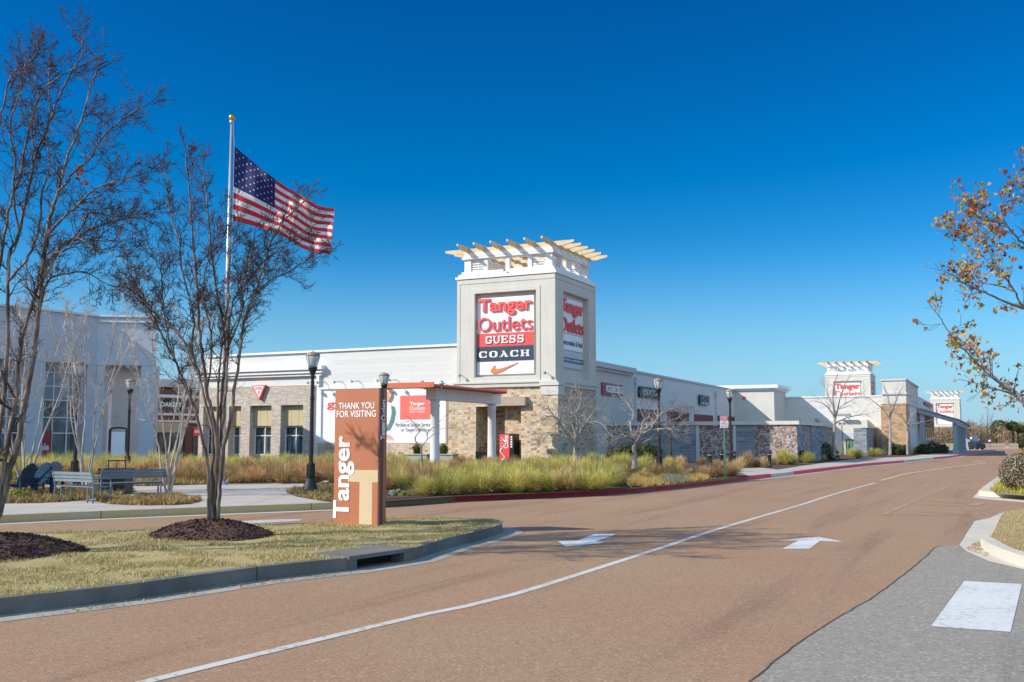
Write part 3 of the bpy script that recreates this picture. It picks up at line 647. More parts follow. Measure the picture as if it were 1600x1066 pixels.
SER = {  # blocky slab letters on a 0..1 grid, as strokes (x0,y0,x1,y1) or arcs
 'U': [(.08,.3,.28,1),(.72,.3,.9,1),(0,.9,.38,1),(.62,.9,1,1),(.12,.12,.32,.34),(.68,.12,.86,.34),(.24,0,.74,.14)],
 'E': [(.1,0,.34,1),(0,0,.95,.12),(0,.88,.95,1),(.34,.45,.68,.57),(.82,0,.95,.3),(.82,.7,.95,1),(.62,.35,.72,.66)],
 'S': [(.08,.55,.3,.88),(.15,.86,.75,1),(.75,.7,.92,1),(.2,.44,.8,.6),(.7,.14,.93,.5),(.2,0,.8,.14),(.06,0,.22,.32)],
 'G': [(.04,.2,.28,.8),(.14,.84,.8,1),(.76,.66,.92,1),(.14,0,.8,.15),(.68,.1,.9,.45),(.52,.38,1,.48),(.1,.1,.3,.26),(.1,.74,.3,.9)],
 'C': [(.04,.2,.30,.8),(.16,.86,.8,1),(.76,.62,.92,1),(.16,0,.8,.14),(.76,.02,.92,.32),(.1,.1,.34,.26),(.1,.74,.34,.9)],
 'O': [(.04,.2,.30,.8),(.70,.2,.96,.8),(.2,.87,.8,1),(.2,0,.8,.13),(.1,.1,.34,.28),(.66,.1,.9,.28),(.1,.72,.34,.9),(.66,.72,.9,.9)],
 'A': [(0,0,.36,.1),(.62,0,1.02,.1),(.2,.26,.8,.37)],
 'H': [(.1,0,.32,1),(.68,0,.9,1),(0,.9,.42,1),(0,0,.42,.1),(.58,.9,1,1),(.58,0,1,.1),(.32,.44,.68,.56)]}
def serif(g, word, fr, s0, s1, z0, z1, o, th, gap=.035):
    n = len(word); cw = (s1-s0-(n-1)*gap*(s1-s0)*.6)/n; st = cw+gap*(s1-s0)*.6
    for i, ch in enumerate(word):
        x = s0+i*st
        for k, (a, b, c, d) in enumerate(SER[ch]): g.fbox(fr, x+a*cw, x+c*cw, z0+b*(z1-z0), z0+d*(z1-z0), o-.01, o+th+k*.0008)
        if ch == 'A':
            for k, (xa, xb, wd) in enumerate(((.14, .5, .12), (.84, .42, .26))):
                q = [(xa, 0), (xa+wd, 0), (xb+wd, 1), (xb, 1)]
                g.face([fr.P(x+u_*cw-(wd*cw/2 if k else 0), z0+v_*(z1-z0), o+th+.003) for u_, v_ in q])
P0 = (2.67, 62.)
tw, FT, FS = tower(P0, 'tall beige entrance tower with stacked brand signs, nearest of the three')
tower((56.4, 159.), 'far beige tower rising behind the white wall, middle of the three towers', False)
tower((113.2, 256.), 'most distant beige tower, seen behind the blue covered walkway', False)
# stone base of the near tower
g = MB()
g.fbox(FT, -7.5, -5.5, 0, 4.92, -2.4, .0); g.fbox(FT, -5.5, -3.9, 3.72, 4.92, -2.4, 0); g.fbox(FT, -5.5, -2.1, 0, 3.72, -2.4, -2.2)
g.fbox(FT, -3.9, -2.1, 4.3, 4.92, -2.2, 0); g.fbox(FT, -3.9, -2.1, 0, 4.3, -2.2, -.9); g.fbox(FT, -2.1, -.02, 0, 4.92, -2.4, 0)
g.fbox(FS, .02, 6.9, 0, 4.92, -2.35, -.0); g.fbox(FT, -.82, .28, 0, 4.37, -.6, .28); g.fbox(FT, -6.9, -.3, 0, 4.9, -6.88, -2.4)
g.build('stone_base', TOWER_STONE, tw)
g = MB(); g.fbox(FT, -.86, .32, 4.37, 4.95, -.7, .33); g.fbox(FT, -.92, .38, 4.95, 5.14, -.7, .4); g.build('pier_cap', STUCCO2, tw)
g = MB(); g.fbox(FT, -4.0, -1.9, 3.74, 4.28, -.5, .35); g.build('lintel', plain('beige_lintel', (.42,.34,.26), .8), tw)
g = MB(); g.fbox(FT, .42, .8, 1.95, 2.2, .03, .05); 
g = MB(); a, b, c, d = FS.r((867,684),(876,690)); g.fbox(FS, .35, .8, 1.75, 2.02, 0, .03); pl = g.build('number_plate', BLACK, tw)
g = MB(); g.text('101', FS, .42, .73, 1.82, 1.95, .03, .005); g.build('lettering', WSIGN, pl)

# entrance canopy on two columns
C1 = (-4.1, 54.); CF = Fr(C1, DU)
cn = thing('entrance_canopy', 'white columned canopy with orange red ribbed metal roof at the tower', 'canopy', (C1[0], C1[1], .15))
for t in (0, 6.7):
    c = CF.P(t, .15); g = MB(); g.lathe([(.34,0),(.34,.12),(.27,.16),(.255,.3),(.235,3.2),(.27,3.25),(.27,3.3),(.235,3.33),(.24,3.5),(.32,3.58)], c, 24); g.build('column', WHITE, cn, True)
g = MB(); g.fbox(CF, -.45, 7.3, 3.74, 4.28, -.3, .3); g.fbox(CF, -.55, 7.4, 4.28, 4.36, -.36, .36); g.build('beam', WHITE, cn)
g = MB(); rf = Fr(CF.P(-2.2, 0, 1.22).to_2d(), DU); n_ = 60; Lr = 8.4; Wd = 3.05
for k in range(n_):
    s0 = Lr*k/n_; s1 = Lr*(k+.55)/n_; s2 = Lr*(k+1)/n_
    def ro(s, o, dz): return rf.P(s, 4.36+dz+.10*(o/Wd), -o)
    for a_, b_, h_ in ((s0, s1, .05), (s1, s2, 0.)):
        g.face([ro(a_, 0, .06+h_), ro(b_, 0, .06+h_), ro(b_, Wd, .06+h_), ro(a_, Wd, .06+h_)][::-1])
        g.face([ro(a_, 0, .0), ro(b_, 0, .0), ro(b_, 0, .06+h_), ro(a_, 0, .06+h_)])
        g.face([ro(a_, Wd, .0), ro(b_, Wd, .0), ro(b_, Wd, .06+h_), ro(a_, Wd, .06+h_)])
    g.face([ro(s1, 0, .06), ro(s1, Wd, .06), ro(s1, Wd, .11), ro(s1, 0, .11)]); g.face([ro(s2, 0, .06), ro(s2, Wd, .06), ro(s2, Wd, .11), ro(s2, 0, .11)])
g.face([ro(0, 0, 0), ro(Lr, 0, 0), ro(Lr, Wd, 0), ro(0, Wd, 0)])
g.fbox(rf, -.05, 0, 4.3, 4.56, -Wd, 0); g.fbox(rf, Lr, Lr+.05, 4.3, 4.56, -Wd, 0)
g.build('roof', ROOFM, cn)
for px in (660, 690):
    q = rf.P(1.0, 4.72, -1.5); D_ = 52.2; c = AT(px, 599, D_)
    g = MB(); g.lathe([(0,-.14),(.09,-.1),(.14,0),(.09,.1),(0,.14)], c, 14); g.bar(c+Vector((0,0,-.1)), c+Vector((0,0,-.3)), .03); g.bar(c+Vector((-.22,0,.0)), c+Vector((.22,0,.0)), .025)
    g.build('floodlight', CHROME, cn, True)

# vending machine under the canopy
a, z1 = FT.pix(790, 680, -.6); b, _ = FT.pix(818, 680, -.6)
vm = thing('vending_machine', 'red and white drinks vending machine with black selection panel by stone wall', 'vending machine', tuple(FT.P(a, .15, .35)))
vf = Fr(FT.P(a, 0, .30).to_2d(), DD); w_ = 1.0
g = MB(); g.fbox(vf, 0, w_, .15, 2.0, -.8, 0); g.build('cabinet', BLACK, vm)
g = MB(); g.fbox(vf, .03, w_*.72, .2, 1.97, 0, .03); fp = g.build('front_panel', REDBG, vm)
g = MB()
import math as _m
pts = [vf.P(.2+.16*sin(t*3.1)+t*.05, .3+t*.42, .035) for t in [k*.2 for k in range(19)]]
g.tube(pts, [.035+.02*sin(k) for k in range(19)], 5)
pts = [vf.P(.06+.1*k, .32+.12*sin(k*.9), .035) for k in range(7)]; g.tube(pts, [.03]*7, 5)
for k in range(4): g.lathe([(0,-.05),(.06,0),(0,.05)], vf.P(.16+.05*(k % 2), 1.2+k*.17, .03), 8)
g.build('ribbon_emblem', WSIGN, fp)
g = MB(); g.text('Coke', vf, .3, .64, 1.1, 1.9, .03, .01, .02, 1, 0); g.build('lettering', WSIGN, fp)
g = MB()
for k in range(5): g.fbox(vf, .78, .9, 1.15+k*.15, 1.25+k*.15, 0, .012)
g.build('button_panel', WSIGN, vm)
# ------------------------------------------------------------------ white wing with the billboard and triangle-sign shop
WF = Fr((2.67+.4337*.9, 62+.9011*.9), DD)
wg = thing('shop_building', 'long low white sided shop wing with beige brick storefront left of tower', 'building', tuple(WF.P(-18, 0)))
xb = WF.pix(500, 600)[0]
g = MB(); g.fbox(WF, xb, -6.95, 0, 7.75, -14, 0); g.build('wall', SIDING, wg)
g = MB(); g.fbox(WF, -28.7, -6.98, 7.75, 7.9, -14.1, .12); g.build('roof_edge', WHITE, wg)
BL, BR_ = WF.pix(313, 640)[0], xb
zb_ = WF.pix(450, 603)[1]
def sx(x, y=660): return WF.pix(x, y)[0]
wt = WF.pix(410, 634)[1]; zs = WF.pix(410, 712)[1]
g = MB(); g.fbox(WF, BL, BR_-.02, zb_+.02, 7.75, -14, -.04); g.build('upper_wall', SIDING, wg)
piers = [(BL, sx(319)), (sx(352), sx(359)), (sx(378), sx(392)), (sx(425.5), sx(440)), (sx(475), sx(491.5))]
g = MB()
for a, b in piers: g.fbox(WF, a, b, 0, wt, -1.1, .12)
g.fbox(WF, BL, sx(491.5), wt, zb_, -1.1, .12); g.fbox(WF, BL, sx(491.5), 0, .55, -1.12, -.45); g.fbox(WF, BL, BL+.3, 0, zb_, -14, -1.1)
g.build('brick_front', BEIGE_BRICK, wg)
g = MB(); g.fbox(WF, sx(491.5), BR_+.05, 0, zb_, -1, .0); g.build('end_pier', WHITE, wg)
# cornice over the brick front
zc0 = WF.pix(420, 588)[1]; zc1 = WF.pix(420, 577)[1]
g = MB(); g.fbox(WF, BL-.3, sx(505), zc0+.1, zc0+.34, -.2, .32); g.fbox(WF, BL-.2, sx(505)-.1, zc0-.08, zc0+.1, -.2, .2); g.fbox(WF, BL-.4, sx(505)+.1, zc0+.34, zc0+.62, -.2, .45)
g.fbox(WF, sx(496), sx(500), zb_-.1, zc0-.08, -.02, .22); g.build('cornice', WHITE, wg)
wp = WF.pix(410, 666)[1]
for i, (a, b) in enumerate(((piers[1][1], piers[2][0]), (piers[2][1], piers[3][0]), (piers[3][1], piers[4][0]), (piers[0][1], piers[1][0]))):
    g = MB(); n_ = 3
    for k in range(n_): g.fbox(WF, a+(b-a)*k/n_+.01, a+(b-a)*(k+1)/n_-.01, wp+.02, wt-.002, -.33, -.25)
    g.build('awning_panel', CREAM, wg)
    g = MB(); g.fbox(WF, a, b, zs, wp+.02, -.58, -.5); gl = g.build('window', GLASS, wg)
    g = MB()
    for s0, s1 in ((a, a+.08), ((a+b)/2-.03, (a+b)/2+.03), (b-.08, b)): g.fbox(WF, s0, s1, zs, wp, -.5, -.42)
    for z0, z1 in ((zs, zs+.1), (wp-.1, wp), (zs+(wp-zs)*.66, zs+(wp-zs)*.66+.06)): g.fbox(WF, a+.001, b-.001, z0, z1, -.5, -.425)
    g.build('frame', WHITE, gl)
    g = MB(); rr = random.Random(i)   # display figures seen through the pane
    for k in range(3):
        x = a+(b-a)*(.2+.3*k); h = rr.uniform(1., 1.5); g.fbox(WF, x-.14, x+.14, zs+.1, zs+.1+h, -.5, -.493); g.lathe([(0,-.1),(.09,0),(0,.12)], WF.P(x, zs+.3+h, -.5), 8)
    g.build('window_display', plain('display_grey', (.16,.2,.22), .7, .3), gl)
    g = MB(); g.lathe([(0,-.2),(.2,0),(0,.2)], WF.P(b-.35, wp-.42, -.52), 12); g.build('ornament', plain('dull_red', (.25,.04,.05), .6), gl)
# triangle sign
tr = thing('wall_sign', 'inverted red triangle sign on beige brick shop front', 'sign', tuple(WF.P(sx(408), zb_, .2)))
def tri(g, pts, o0, o1):
    A = [WF.P(*WF.pix(x, y, .12), o1) for x, y in pts]; A = [WF.P(*(WF.pix(x, y, .12)), o=o1) for x, y in pts]; B = [WF.P(*(WF.pix(x, y, .12)), o=o0) for x, y in pts]
    g.face(A[::-1]); g.face(B)
    for k in range(3): g.face([A[k], A[(k+1) % 3], B[(k+1) % 3], B[k]])
g = MB(); tri(g, [(397,603.2),(408.5,625.5),(418,602)], .12, .36); bd = g.build('board', RED, tr)
g = MB(); tri(g, [(399.3,604.5),(408.2,621.5),(415.8,603.6)], .36, .375); fc = g.build('face', WSIGN, bd)
a, b, z0, z1 = WF.r((402, 605.4), (413, 609), .12); g = MB(); g.text('GUESS', WF, a, b, z0, z1, .375, .01, .02); a, b, z0, z1 = WF.r((406.3, 611), (409.8, 617), .12); g.text('?', WF, a, b, z0, z1, .375, .01, .02); g.build('lettering', RED, bd)
bs = thing('hanging_sign', 'small red blade sign hanging at the left end of the brick shop', 'sign', tuple(AT(307, 674, 72)))
g = MB(); c = Fr(AT(302.5, 674, 73).to_2d(), (1, .1)); g.fbox(c, 0, .52, AT(302,681,73).z, AT(302,668,73).z, -.06, .06); bb = g.build('board', REDBG, bs)
g = MB(); g.text('BBB', c, .1, .42, AT(302,676.5,73).z, AT(302,672.5,73).z, .06, .005, .02); g.build('lettering', WSIGN, bb)
g = MB(); zz = AT(302, 665, 73).z; g.fbox(c, -.2, 1.0, zz, zz+.05, -.02, .02); g.build('bracket', POLE, bs)
# stone plinth under the billboard
g = MB(); zq = WF.pix(600, 693)[1]; g.fbox(WF, BR_+.06, -7.55, 0, zq, 0, .22); g.build('stone_plinth', TOWER_STONE, wg)
# billboard
a, b, z0, z1 = WF.r((501, 605.5), (697.5, 691.5), .1); z0 = zq+.02
bl = thing('billboard', 'large white framed gift card billboard mounted on the white siding', 'billboard', tuple(WF.P((a+b)/2, z0, .1)))
g = MB(); g.fbox(WF, a, b, z0, z1, .002, .12); g.build('board', WSIGN, bl)
g = MB(); f = .16
for q in ((a, a+f, z0, z1), (b-f, b, z0, z1), (a+f, b-f, z0, z0+f), (a+f, b-f, z1-f, z1)): g.fbox(WF, *q, .12, .22)
g.build('frame', WHITE, bl)
s = WF.r((511, 626), (528, 641), .12); g = MB(); g.text('gi', WF, s[0], s[1], s[2], s[3], .12, .01, .03); g.build('lettering', RED, bl)
s = WF.r((625.5, 618.5), (675, 655), .12); g = MB(); g.fbox(WF, *s, .12, .135); rp = g.build('red_card', plain('card_red', (.80,.16,.13), .5, .03), bl)
w_ = s[1]-s[0]; h_ = s[3]-s[2]
g = MB(); g.text('Tanger', WF, s[0]+w_*.31, s[1]-w_*.22, s[3]-h_*.45, s[3]-h_*.27, .135, .01, .045); g.text('Outlets', WF, s[0]+w_*.30, s[1]-w_*.22, s[3]-h_*.62, s[3]-h_*.45, .135, .01, 0.0); g.text('GIFT CARD', WF, s[0]+w_*.3, s[1]-w_*.22, s[3]-h_*.72, s[3]-h_*.66, .135, .01, .01); g.build('lettering', WSIGN, rp)
g = MB(); s = WF.r((618.5, 661), (674, 668.5), .12); g.text('Purchase at Shopper Services', WF, *s, .12, .008, .005); s = WF.r((627, 669), (674, 676), .12); g.text('or TangerOutlets.com', WF, *s, .12, .008, .005); g.build('small_lettering', NAVY, bl)
def flatpoly(g, px, o):
    g.face([WF.P(*WF.pix(x, y, .12), o) for x, y in px][::-1])
g = MB(); flatpoly(g, [(604,606),(610,605),(615,612),(616,622),(612,630),(606,628),(611,618),(607,611)], .124); g.build('printed_hair', HAIRP, bl)
g = MB(); flatpoly(g, [(603,612),(608,613),(610,620),(606,629),(603,629)], .123); flatpoly(g, [(603,679),(610,680),(616,686),(618,690),(609,690),(603,686)], .123); g.build('printed_skin', SKIN, bl)
g = MB(); flatpoly(g, [(611,634),(617,636),(619,645),(616,660),(610,672),(605,674),(607,664),(611,652),(612,643)], .125); flatpoly(g, [(604,674),(610,672),(605,662)], .126); g.build('printed_sleeve', TEAL, bl)
for px in (492, 507, 533, 560, 619, 600):
    c = WF.P(*WF.pix(px, 598.5-(px-492)*.033, 0.1), .0)
    g = MB(); g.bar(c+WF.n.to_3d()*0, c+WF.n.to_3d()*.95, .02); e = c+WF.n.to_3d()*.95; g.lathe([(.14,-.12),(.09,0),(.03,.05),(0,.06)], e, 10); g.bar(c+Vector((0,0,.1)), c+WF.n.to_3d()*.5+Vector((0,0,.0)), .012)
    g.build('floodlight', STEEL, bl)
# ------------------------------------------------------------------ long side wing right of the tower
SW = Fr(Fr(P0, DU).P(0, 0, -.5).to_2d(), DU)
sw = thing('shop_building', 'long blue shaded shop wing running back from the tower with small signs', 'building', tuple(SW.P(25, 0)))
g = MB(); g.fbox(SW, 15.3, 49, 0, 6.72, -12, 0); g.build('wall', SIDING, sw)
g = MB(); g.fbox(SW, 6.95, 15.28, 0, 6.4, -12, .12); g.build('stucco_bay', STUCCO, sw)
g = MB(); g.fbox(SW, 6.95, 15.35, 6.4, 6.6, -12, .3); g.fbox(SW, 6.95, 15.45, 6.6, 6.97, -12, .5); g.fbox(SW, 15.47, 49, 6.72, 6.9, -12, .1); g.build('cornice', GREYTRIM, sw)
for x, y in ((991, 600), (1117, 612)):
    q = SW.pix(x, y)[0]; g = MB(); g.fbox(SW, q-.08, q+.12, 0, 5.9, 0, .15); g.fbox(SW, q-.2, q+.24, 5.9, 6.35, 0, .25); g.build('downpipe', BLUEW, sw)
for x0, y0, x1, y1 in ((992, 638.5, 1027, 662.5), (1042, 643, 1076, 662), (1084.5, 647, 1113.5, 661.5), (1121, 649.5, 1147, 661)):
    s = SW.r((x0, y0), (x1, y1)); zt_ = s[3]; g = MB(); g.fbox(SW, s[0], s[1], 2.9, zt_, .002, .06)
    for k in range(6): g.fbox(SW, s[0]+.05, s[1]-.05, 2.95+k*.17, 3.05+k*.17, .06, .09)
    g.build('louvre_panel', DARKRED, sw)
def wallsign(label, px, bm, text, tm, serifw=None, bold=.02):
    s = SW.r(px[0], px[1], .15); t = thing('wall_sign', label, 'sign', tuple(SW.P(s[0], s[2], .2)))
    g = MB(); g.fbox(SW, s[0], s[1], s[2], s[3], .13, .25); bo = g.build('board', bm, t)
    w_ = s[1]-s[0]; h_ = s[3]-s[2]; g = MB()
    if serifw: serif(g, serifw, SW, s[0]+w_*.14, s[1]-w_*.06, s[2]+h_*.22, s[3]-h_*.2, .25, .12)
    elif text: g.text(text, SW, s[0]+w_*.1, s[1]-w_*.06, s[2]+h_*.22, s[3]-h_*.2, .25, .06, bold)
    if serifw or text: g.build('lettering', tm, bo)
    return t, s
wallsign('dark red board with white slab letters on the shaded stucco bay', ((939.5,597.5),(971,620.5)), plain('maroon_sign', (.30,.05,.09), .5), None, WSIGN, 'GUESS')
wallsign('black board with pale outlined letters on the shaded siding', ((998.5,603.5),(1030,624)), plain('black_green_sign', (.03,.045,.045), .5), 'encos', plain('pale_letters', (.55,.6,.58), .5), None, .0)
t, s = wallsign('square dark sign with teal emblem high on the shaded wing', ((1092.5,617),(1107,634)), plain('dark_teal_sign', (.03,.05,.06), .5), None, WSIGN)
g = MB(); w_ = s[1]-s[0]; h_ = s[3]-s[2]; g.lathe([(.0,.0),(.42,.001),(.42,.04),(0,.05)], (0,0,0), 16)
g2 = MB(); c = SW.P(s[0]+w_*.5, s[2]+h_*.6, .25)
pts = [c+SW.d.to_3d()*.9*cos(a)+Vector((0,0,.3*sin(a))) for a in [k*pi/8 for k in range(13)]]; g2.tube(pts, [.07]*13, 6); g2.build('emblem', plain('teal_emblem', (.10,.36,.42), .5), t)
g = MB(); g.text('FACTORY', SW, s[0]+w_*.12, s[1]-w_*.1, s[2]+h_*.08, s[2]+h_*.26, .25, .04, .01); g.build('lettering', WSIGN, t)
# block standing proud at the end of the side wing
BF = Fr(SW.P(48.6, 0, 0).to_2d(), DD)
ek = thing('shop_building', 'plain beige corner block with white cornice and diagonal shadow', 'building', tuple(BF.P(2, 0)))
g = MB(); g.fbox(BF, -3, 4.1, 0, 6.75, -6.3, 0); g.build('wall', STUCCO2, ek)
g = MB(); g.fbox(BF, -3.0, 4.35, 6.75, 6.95, -6.5, .2); g.fbox(BF, -3.0, 4.6, 6.95, 7.3, -6.7, .4); g.build('cornice', WHITE, ek)
for q in (1.0,):
    g = MB(); g.fbox(BF, q-.12, q+.12, 5.85, 6.15, 0, .1); g.build('alarm_light', RED, ek)
# far white wall
NF = Fr(BF.P(4.1, 0, -6.0).to_2d(), DD)
fw = thing('shop_building', 'far white sided wall below the middle tower with service door', 'building', tuple(NF.P(5, 0)))
e_ = NF.pix(1380, 660)[0]
zt_ = NF.pix(1300, 621)[1]
g = MB(); g.fbox(NF, -.0, e_+.1, 0, zt_, -9, 0); g.build('wall', SIDING, fw)
g = MB(); g.fbox(NF, -.05, e_+.15, zt_, zt_+.14, -9.1, .08); g.build('roof_edge', WHITE, fw)
s = NF.r((1282, 656.5), (1357, 712), .5); g = MB(); g.fbox(NF, s[0], s[1], 0, s[3], 0, .6); g.build('low_annex', STUCCO2, fw)
s = NF.r((1304, 676), (1352, 712), .6); g = MB(); g.fbox(NF, s[0], s[1], 0, s[3], .6, .66); g.build('roller_door', BLUEW, fw)
s = NF.r((1323, 687.5), (1346, 711), 1.); g = MB(); g.fbox(NF, s[0], s[1], .1, s[3], .75, 2.0)
for k in range(5): g.fbox(NF, s[0]+(s[1]-s[0])*k/5, s[0]+(s[1]-s[0])*k/5+.06, .15, s[3]-.05, 2.0, 2.06)
gd = thing('transformer_cabinet', 'green service cabinet in front of the far white wall', 'cabinet', tuple(NF.P(s[0], .15, 1.5))); g.build('cabinet', GREENP, gd)
g = MB(); g.fbox(NF, s[0]-.05, s[1]+.05, s[3], s[3]+.06, .7, 2.1); g.build('lid', BLACK, gd)
for px in (1306, 1318):
    c = NF.P(NF.pix(px, 710, 2.5)[0], .15, 2.5); t = thing('safety_post', 'yellow safety post in front of the far service door, %s' % ('left one' if px < 1310 else 'right one'), 'bollard', tuple(c))
    g = MB(); g.lathe([(.1,0),(.1,1.3),(.08,1.37),(0,1.4)], c, 10); g.build('post', plain('yellow_paint', (.6,.4,.06), .5), t, True)
g = MB(); c = NF.P(*NF.pix(1318, 649, 1.2), 1.2); t = thing('wall_floodlight', 'grey shoebox floodlight on a bracket above the far service door', 'lamp', tuple(c))
g.fbox(Fr(c.to_2d(), DD), -.7, .7, c.z-.1, c.z+.15, -.3, .3); g.build('lamp_head', STEEL, t); g = MB(); g.bar(c-NF.n.to_3d()*1.2, c, .05); g.build('bracket', STEEL, t)
c = NF.P(*NF.pix(1277, 657, .6), .6); t = thing('wall_floodlight', 'small grey floodlight above the far end of the service wall', 'lamp', tuple(c)); g = MB(); g.lathe([(0,-.2),(.22,-.05),(.2,.15),(0,.25)], c, 8); g.bar(c, c-NF.n.to_3d()*.6, .05); g.build('lamp_head', STEEL, t)
# ------------------------------------------------------------------ service yard wall
YF = Fr(Fr(P0, DU).P(10, 0, 0).to_2d(), DD); YW = 12.66
yw = thing('service_wall', 'grey block and fieldstone service yard wall with pale cap beside the tower', 'wall', tuple(YF.P(6, 0)))
zt_ = 2.6; q = lambda x: YF.pix(x, 690)[0]
YS = Fr(YF.P(YW, 0, 0).to_2d(), DU)
g = MB(); g.fbox(YF, -.5, q(1090), 0, zt_, -.4, 0); g.fbox(YF, q(1151), q(1180), 0, zt_, -.4, 0); g.build('block_panel', BLOCK, yw)
g = MB(); g.fbox(YF, q(1090), q(1151), 0, zt_-.05, -.36, -.06); g.fbox(YF, q(1180), YW-.02, 0, zt_, -.4, 0.02); g.build('stone_panel', FIELD, yw)
g = MB(); g.fbox(YF, q(1090)-.1, q(1090)+.12, 0, zt_+.01, -.42, .05); g.fbox(YF, q(1151)-.22, q(1151)-.02, 0, zt_+.01, -.42, .05); g.build('pilaster', BLUEW, yw)
g = MB(); g.fbox(YF, -.5, YW+.15, zt_+.01, zt_+.25, -.55, .15); g.fbox(YS, .16, 15.8, zt_+.01, zt_+.25, -.55, .15); g.build('wall_cap', STUCCO2, yw)
qs = lambda x: YS.pix(x, 690)[0]
g = MB(); g.fbox(YS, .02, qs(1255), 0, zt_, -.4, 0); g.fbox(YS, qs(1268), qs(1290.5), 0, zt_, -.4, 0); g.build('block_return', BLOCK, yw)
g = MB(); g.fbox(YS, qs(1255), qs(1268), 0, zt_-.04, -.38, -.06); g.fbox(YS, qs(1290.5), 15.7, 0, zt_-.04, -.38, -.06); g.build('dark_stone_panel', FIELD, yw)
# second service wall
Y2 = Fr(NF.P(NF.pix(1355, 690, 1.)[0], 0, 3.0).to_2d(), DU)
c2 = AT(1355, 700, 98); Y2 = Fr(c2.to_2d(), DU); y2 = thing('service_wall', 'second smaller grey block service wall by the orange stone pier', 'wall', tuple(Y2.P(0, 0)))
e2 = Y2.pix(1391, 690)[0]; z2_ = AT(1355, 669, 98).z
g = MB(); g.fbox(Y2, 0, e2*.33, 0, z2_, -.4, 0); g.fbox(Y2, e2*.75, e2, 0, z2_, -.4, 0); g.fbox(Fr(Y2.P(0,0).to_2d(), DD), -1.2, -.02, 0, z2_, -.4, .01); g.build('block_panel', BLOCK, y2)
g = MB(); g.fbox(Y2, e2*.33, e2*.75, 0, z2_, -.35, -.06); g.build('dark_gate', plain('navy_gate', (.03,.04,.07), .6), y2)
g = MB(); g.fbox(Y2, -.1, e2+.1, z2_+.01, z2_+.2, -.5, .12); g.build('wall_cap', STUCCO2, y2)
# ------------------------------------------------------------------ stone fronted shop, far right
RF = Fr(AT(1418, 700, 101.5).to_2d(), DD); RS = Fr(AT(1418, 700, 101.5).to_2d(), DU)
rs = thing('shop_building', 'far shop with orange stone pier, pale upper band and long shaded side', 'building', tuple(RF.P(0, 0)))
l_ = RF.pix(1381, 660)[0]; zs_ = RF.pix(1400, 631)[1]; zt_ = RF.pix(1400, 595)[1]; zm = RF.pix(1400, 615)[1]
g = MB(); g.fbox(RF, l_, -.02, 0, zs_, -2.2, 0); g.fbox(RS, .03, 4.5, 0, zs_, -2.4, -.03); g.build('stone_pier', SIDE_STONE, rs)
g = MB(); g.fbox(RF, l_-.05, .05, zs_, zt_, -6, .05); g.fbox(RS, 6.01, 17, zs_, zt_, -2.4, .02); g.build('upper_wall', STUCCO2, rs)
g = MB(); g.fbox(RF, l_-.15, .15, zm-.1, zm+.1, -5.9, .2); g.fbox(RF, l_-.12, .12, zt_, zt_+.2, -6.1, .15); g.fbox(RS, 0.2, 17, zt_+.02, zt_+.2, -2.4, .16); g.build('band_course', GREYTRIM, rs)
g = MB(); g.fbox(RS, 17, 47, 0, zt_-.9, -6, 0); g.fbox(RS, 4.5, 17, 0, zs_, -6, -.06); g.build('side_wall', SIDING, rs)
g = MB()
for k in range(7): g.fbox(RS, 19+k*4, 22+k*4, .6, 3.2, .0, .05)
g.build('shop_window', GLASSB, rs)
s = RS.r((1445, 628.5), (1457, 636.5), .2); sg = thing('wall_sign', 'small dark red sign high on the far shaded shop side', 'sign', tuple(RS.P(s[0], s[2], .2)))
g = MB(); g.fbox(RS, s[0], s[1], s[2], s[3], .05, .25); bo = g.build('board', plain('maroon_board', (.12,.03,.05), .5), sg); g = MB(); g.text('NIKE', RS, s[0]+1, s[1]-1, s[2]+.4, s[3]-.3, .25, .05, .02); g.build('lettering', RED, bo)
# covered walkway
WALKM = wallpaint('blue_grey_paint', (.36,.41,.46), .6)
KF = Fr(AT(1493, 700, 114).to_2d(), DD); KS = Fr(AT(1493, 700, 114).to_2d(), DU)
kw = thing('covered_walkway', 'covered walkway with sloping roof and row of pale columns', 'canopy', tuple(KF.P(0, 0)))
kl = KF.pix(1441, 660)[0]; zl = KF.pix(1441, 645)[1]; zr = KF.pix(1493, 664)[1]
for t in (0, 6, 13, 21, 30, 40):
    c = KS.P(t, .15); g = MB(); g.fbox(Fr(c.to_2d(), DU), -.3, .3, .15, .6, -.3, .3); g.fbox(Fr(c.to_2d(), DU), -.22, .22, .6, zr, -.22, .22); g.build('column', WALKM, kw)
c = KF.P(kl, .15); g = MB(); g.fbox(Fr(c.to_2d(), DU), -.25, .25, .15, zl, -.25, .25); g.build('column', WALKM, kw)
g = MB()
def kr(s, q, z, o): return KF.P(q, z, -s)+Vector((0, 0, 0))
for s0, s1, th_, mi in ((-.5, -.1, .45, 0), (-.6, 42, .14, 1)):
    dz = .0 if mi == 0 else .46
    A = [KF.P(kl-.4, zl+dz, -s0), KF.P(.6, zr+dz, -s0), KF.P(.6, zr+dz+th_, -s0), KF.P(kl-.4, zl+dz+th_, -s0)]
    B = [KF.P(kl-.4, zl+dz, -s1), KF.P(.6, zr+dz, -s1), KF.P(.6, zr+dz+th_, -s1), KF.P(kl-.4, zl+dz+th_, -s1)]
    g.face(A, None, mi); g.face(B[::-1], None, mi)
    for k in range(4): g.face([A[(k+1) % 4], A[k], B[k], B[(k+1) % 4]], None, mi)
g.fbox(KS, -.3, 41, zr, zr+.42, -.2, .2, 0)
g.build('roof', [WALKM, plain('grey_roof_sheet', (.24,.24,.25), .6)], kw)
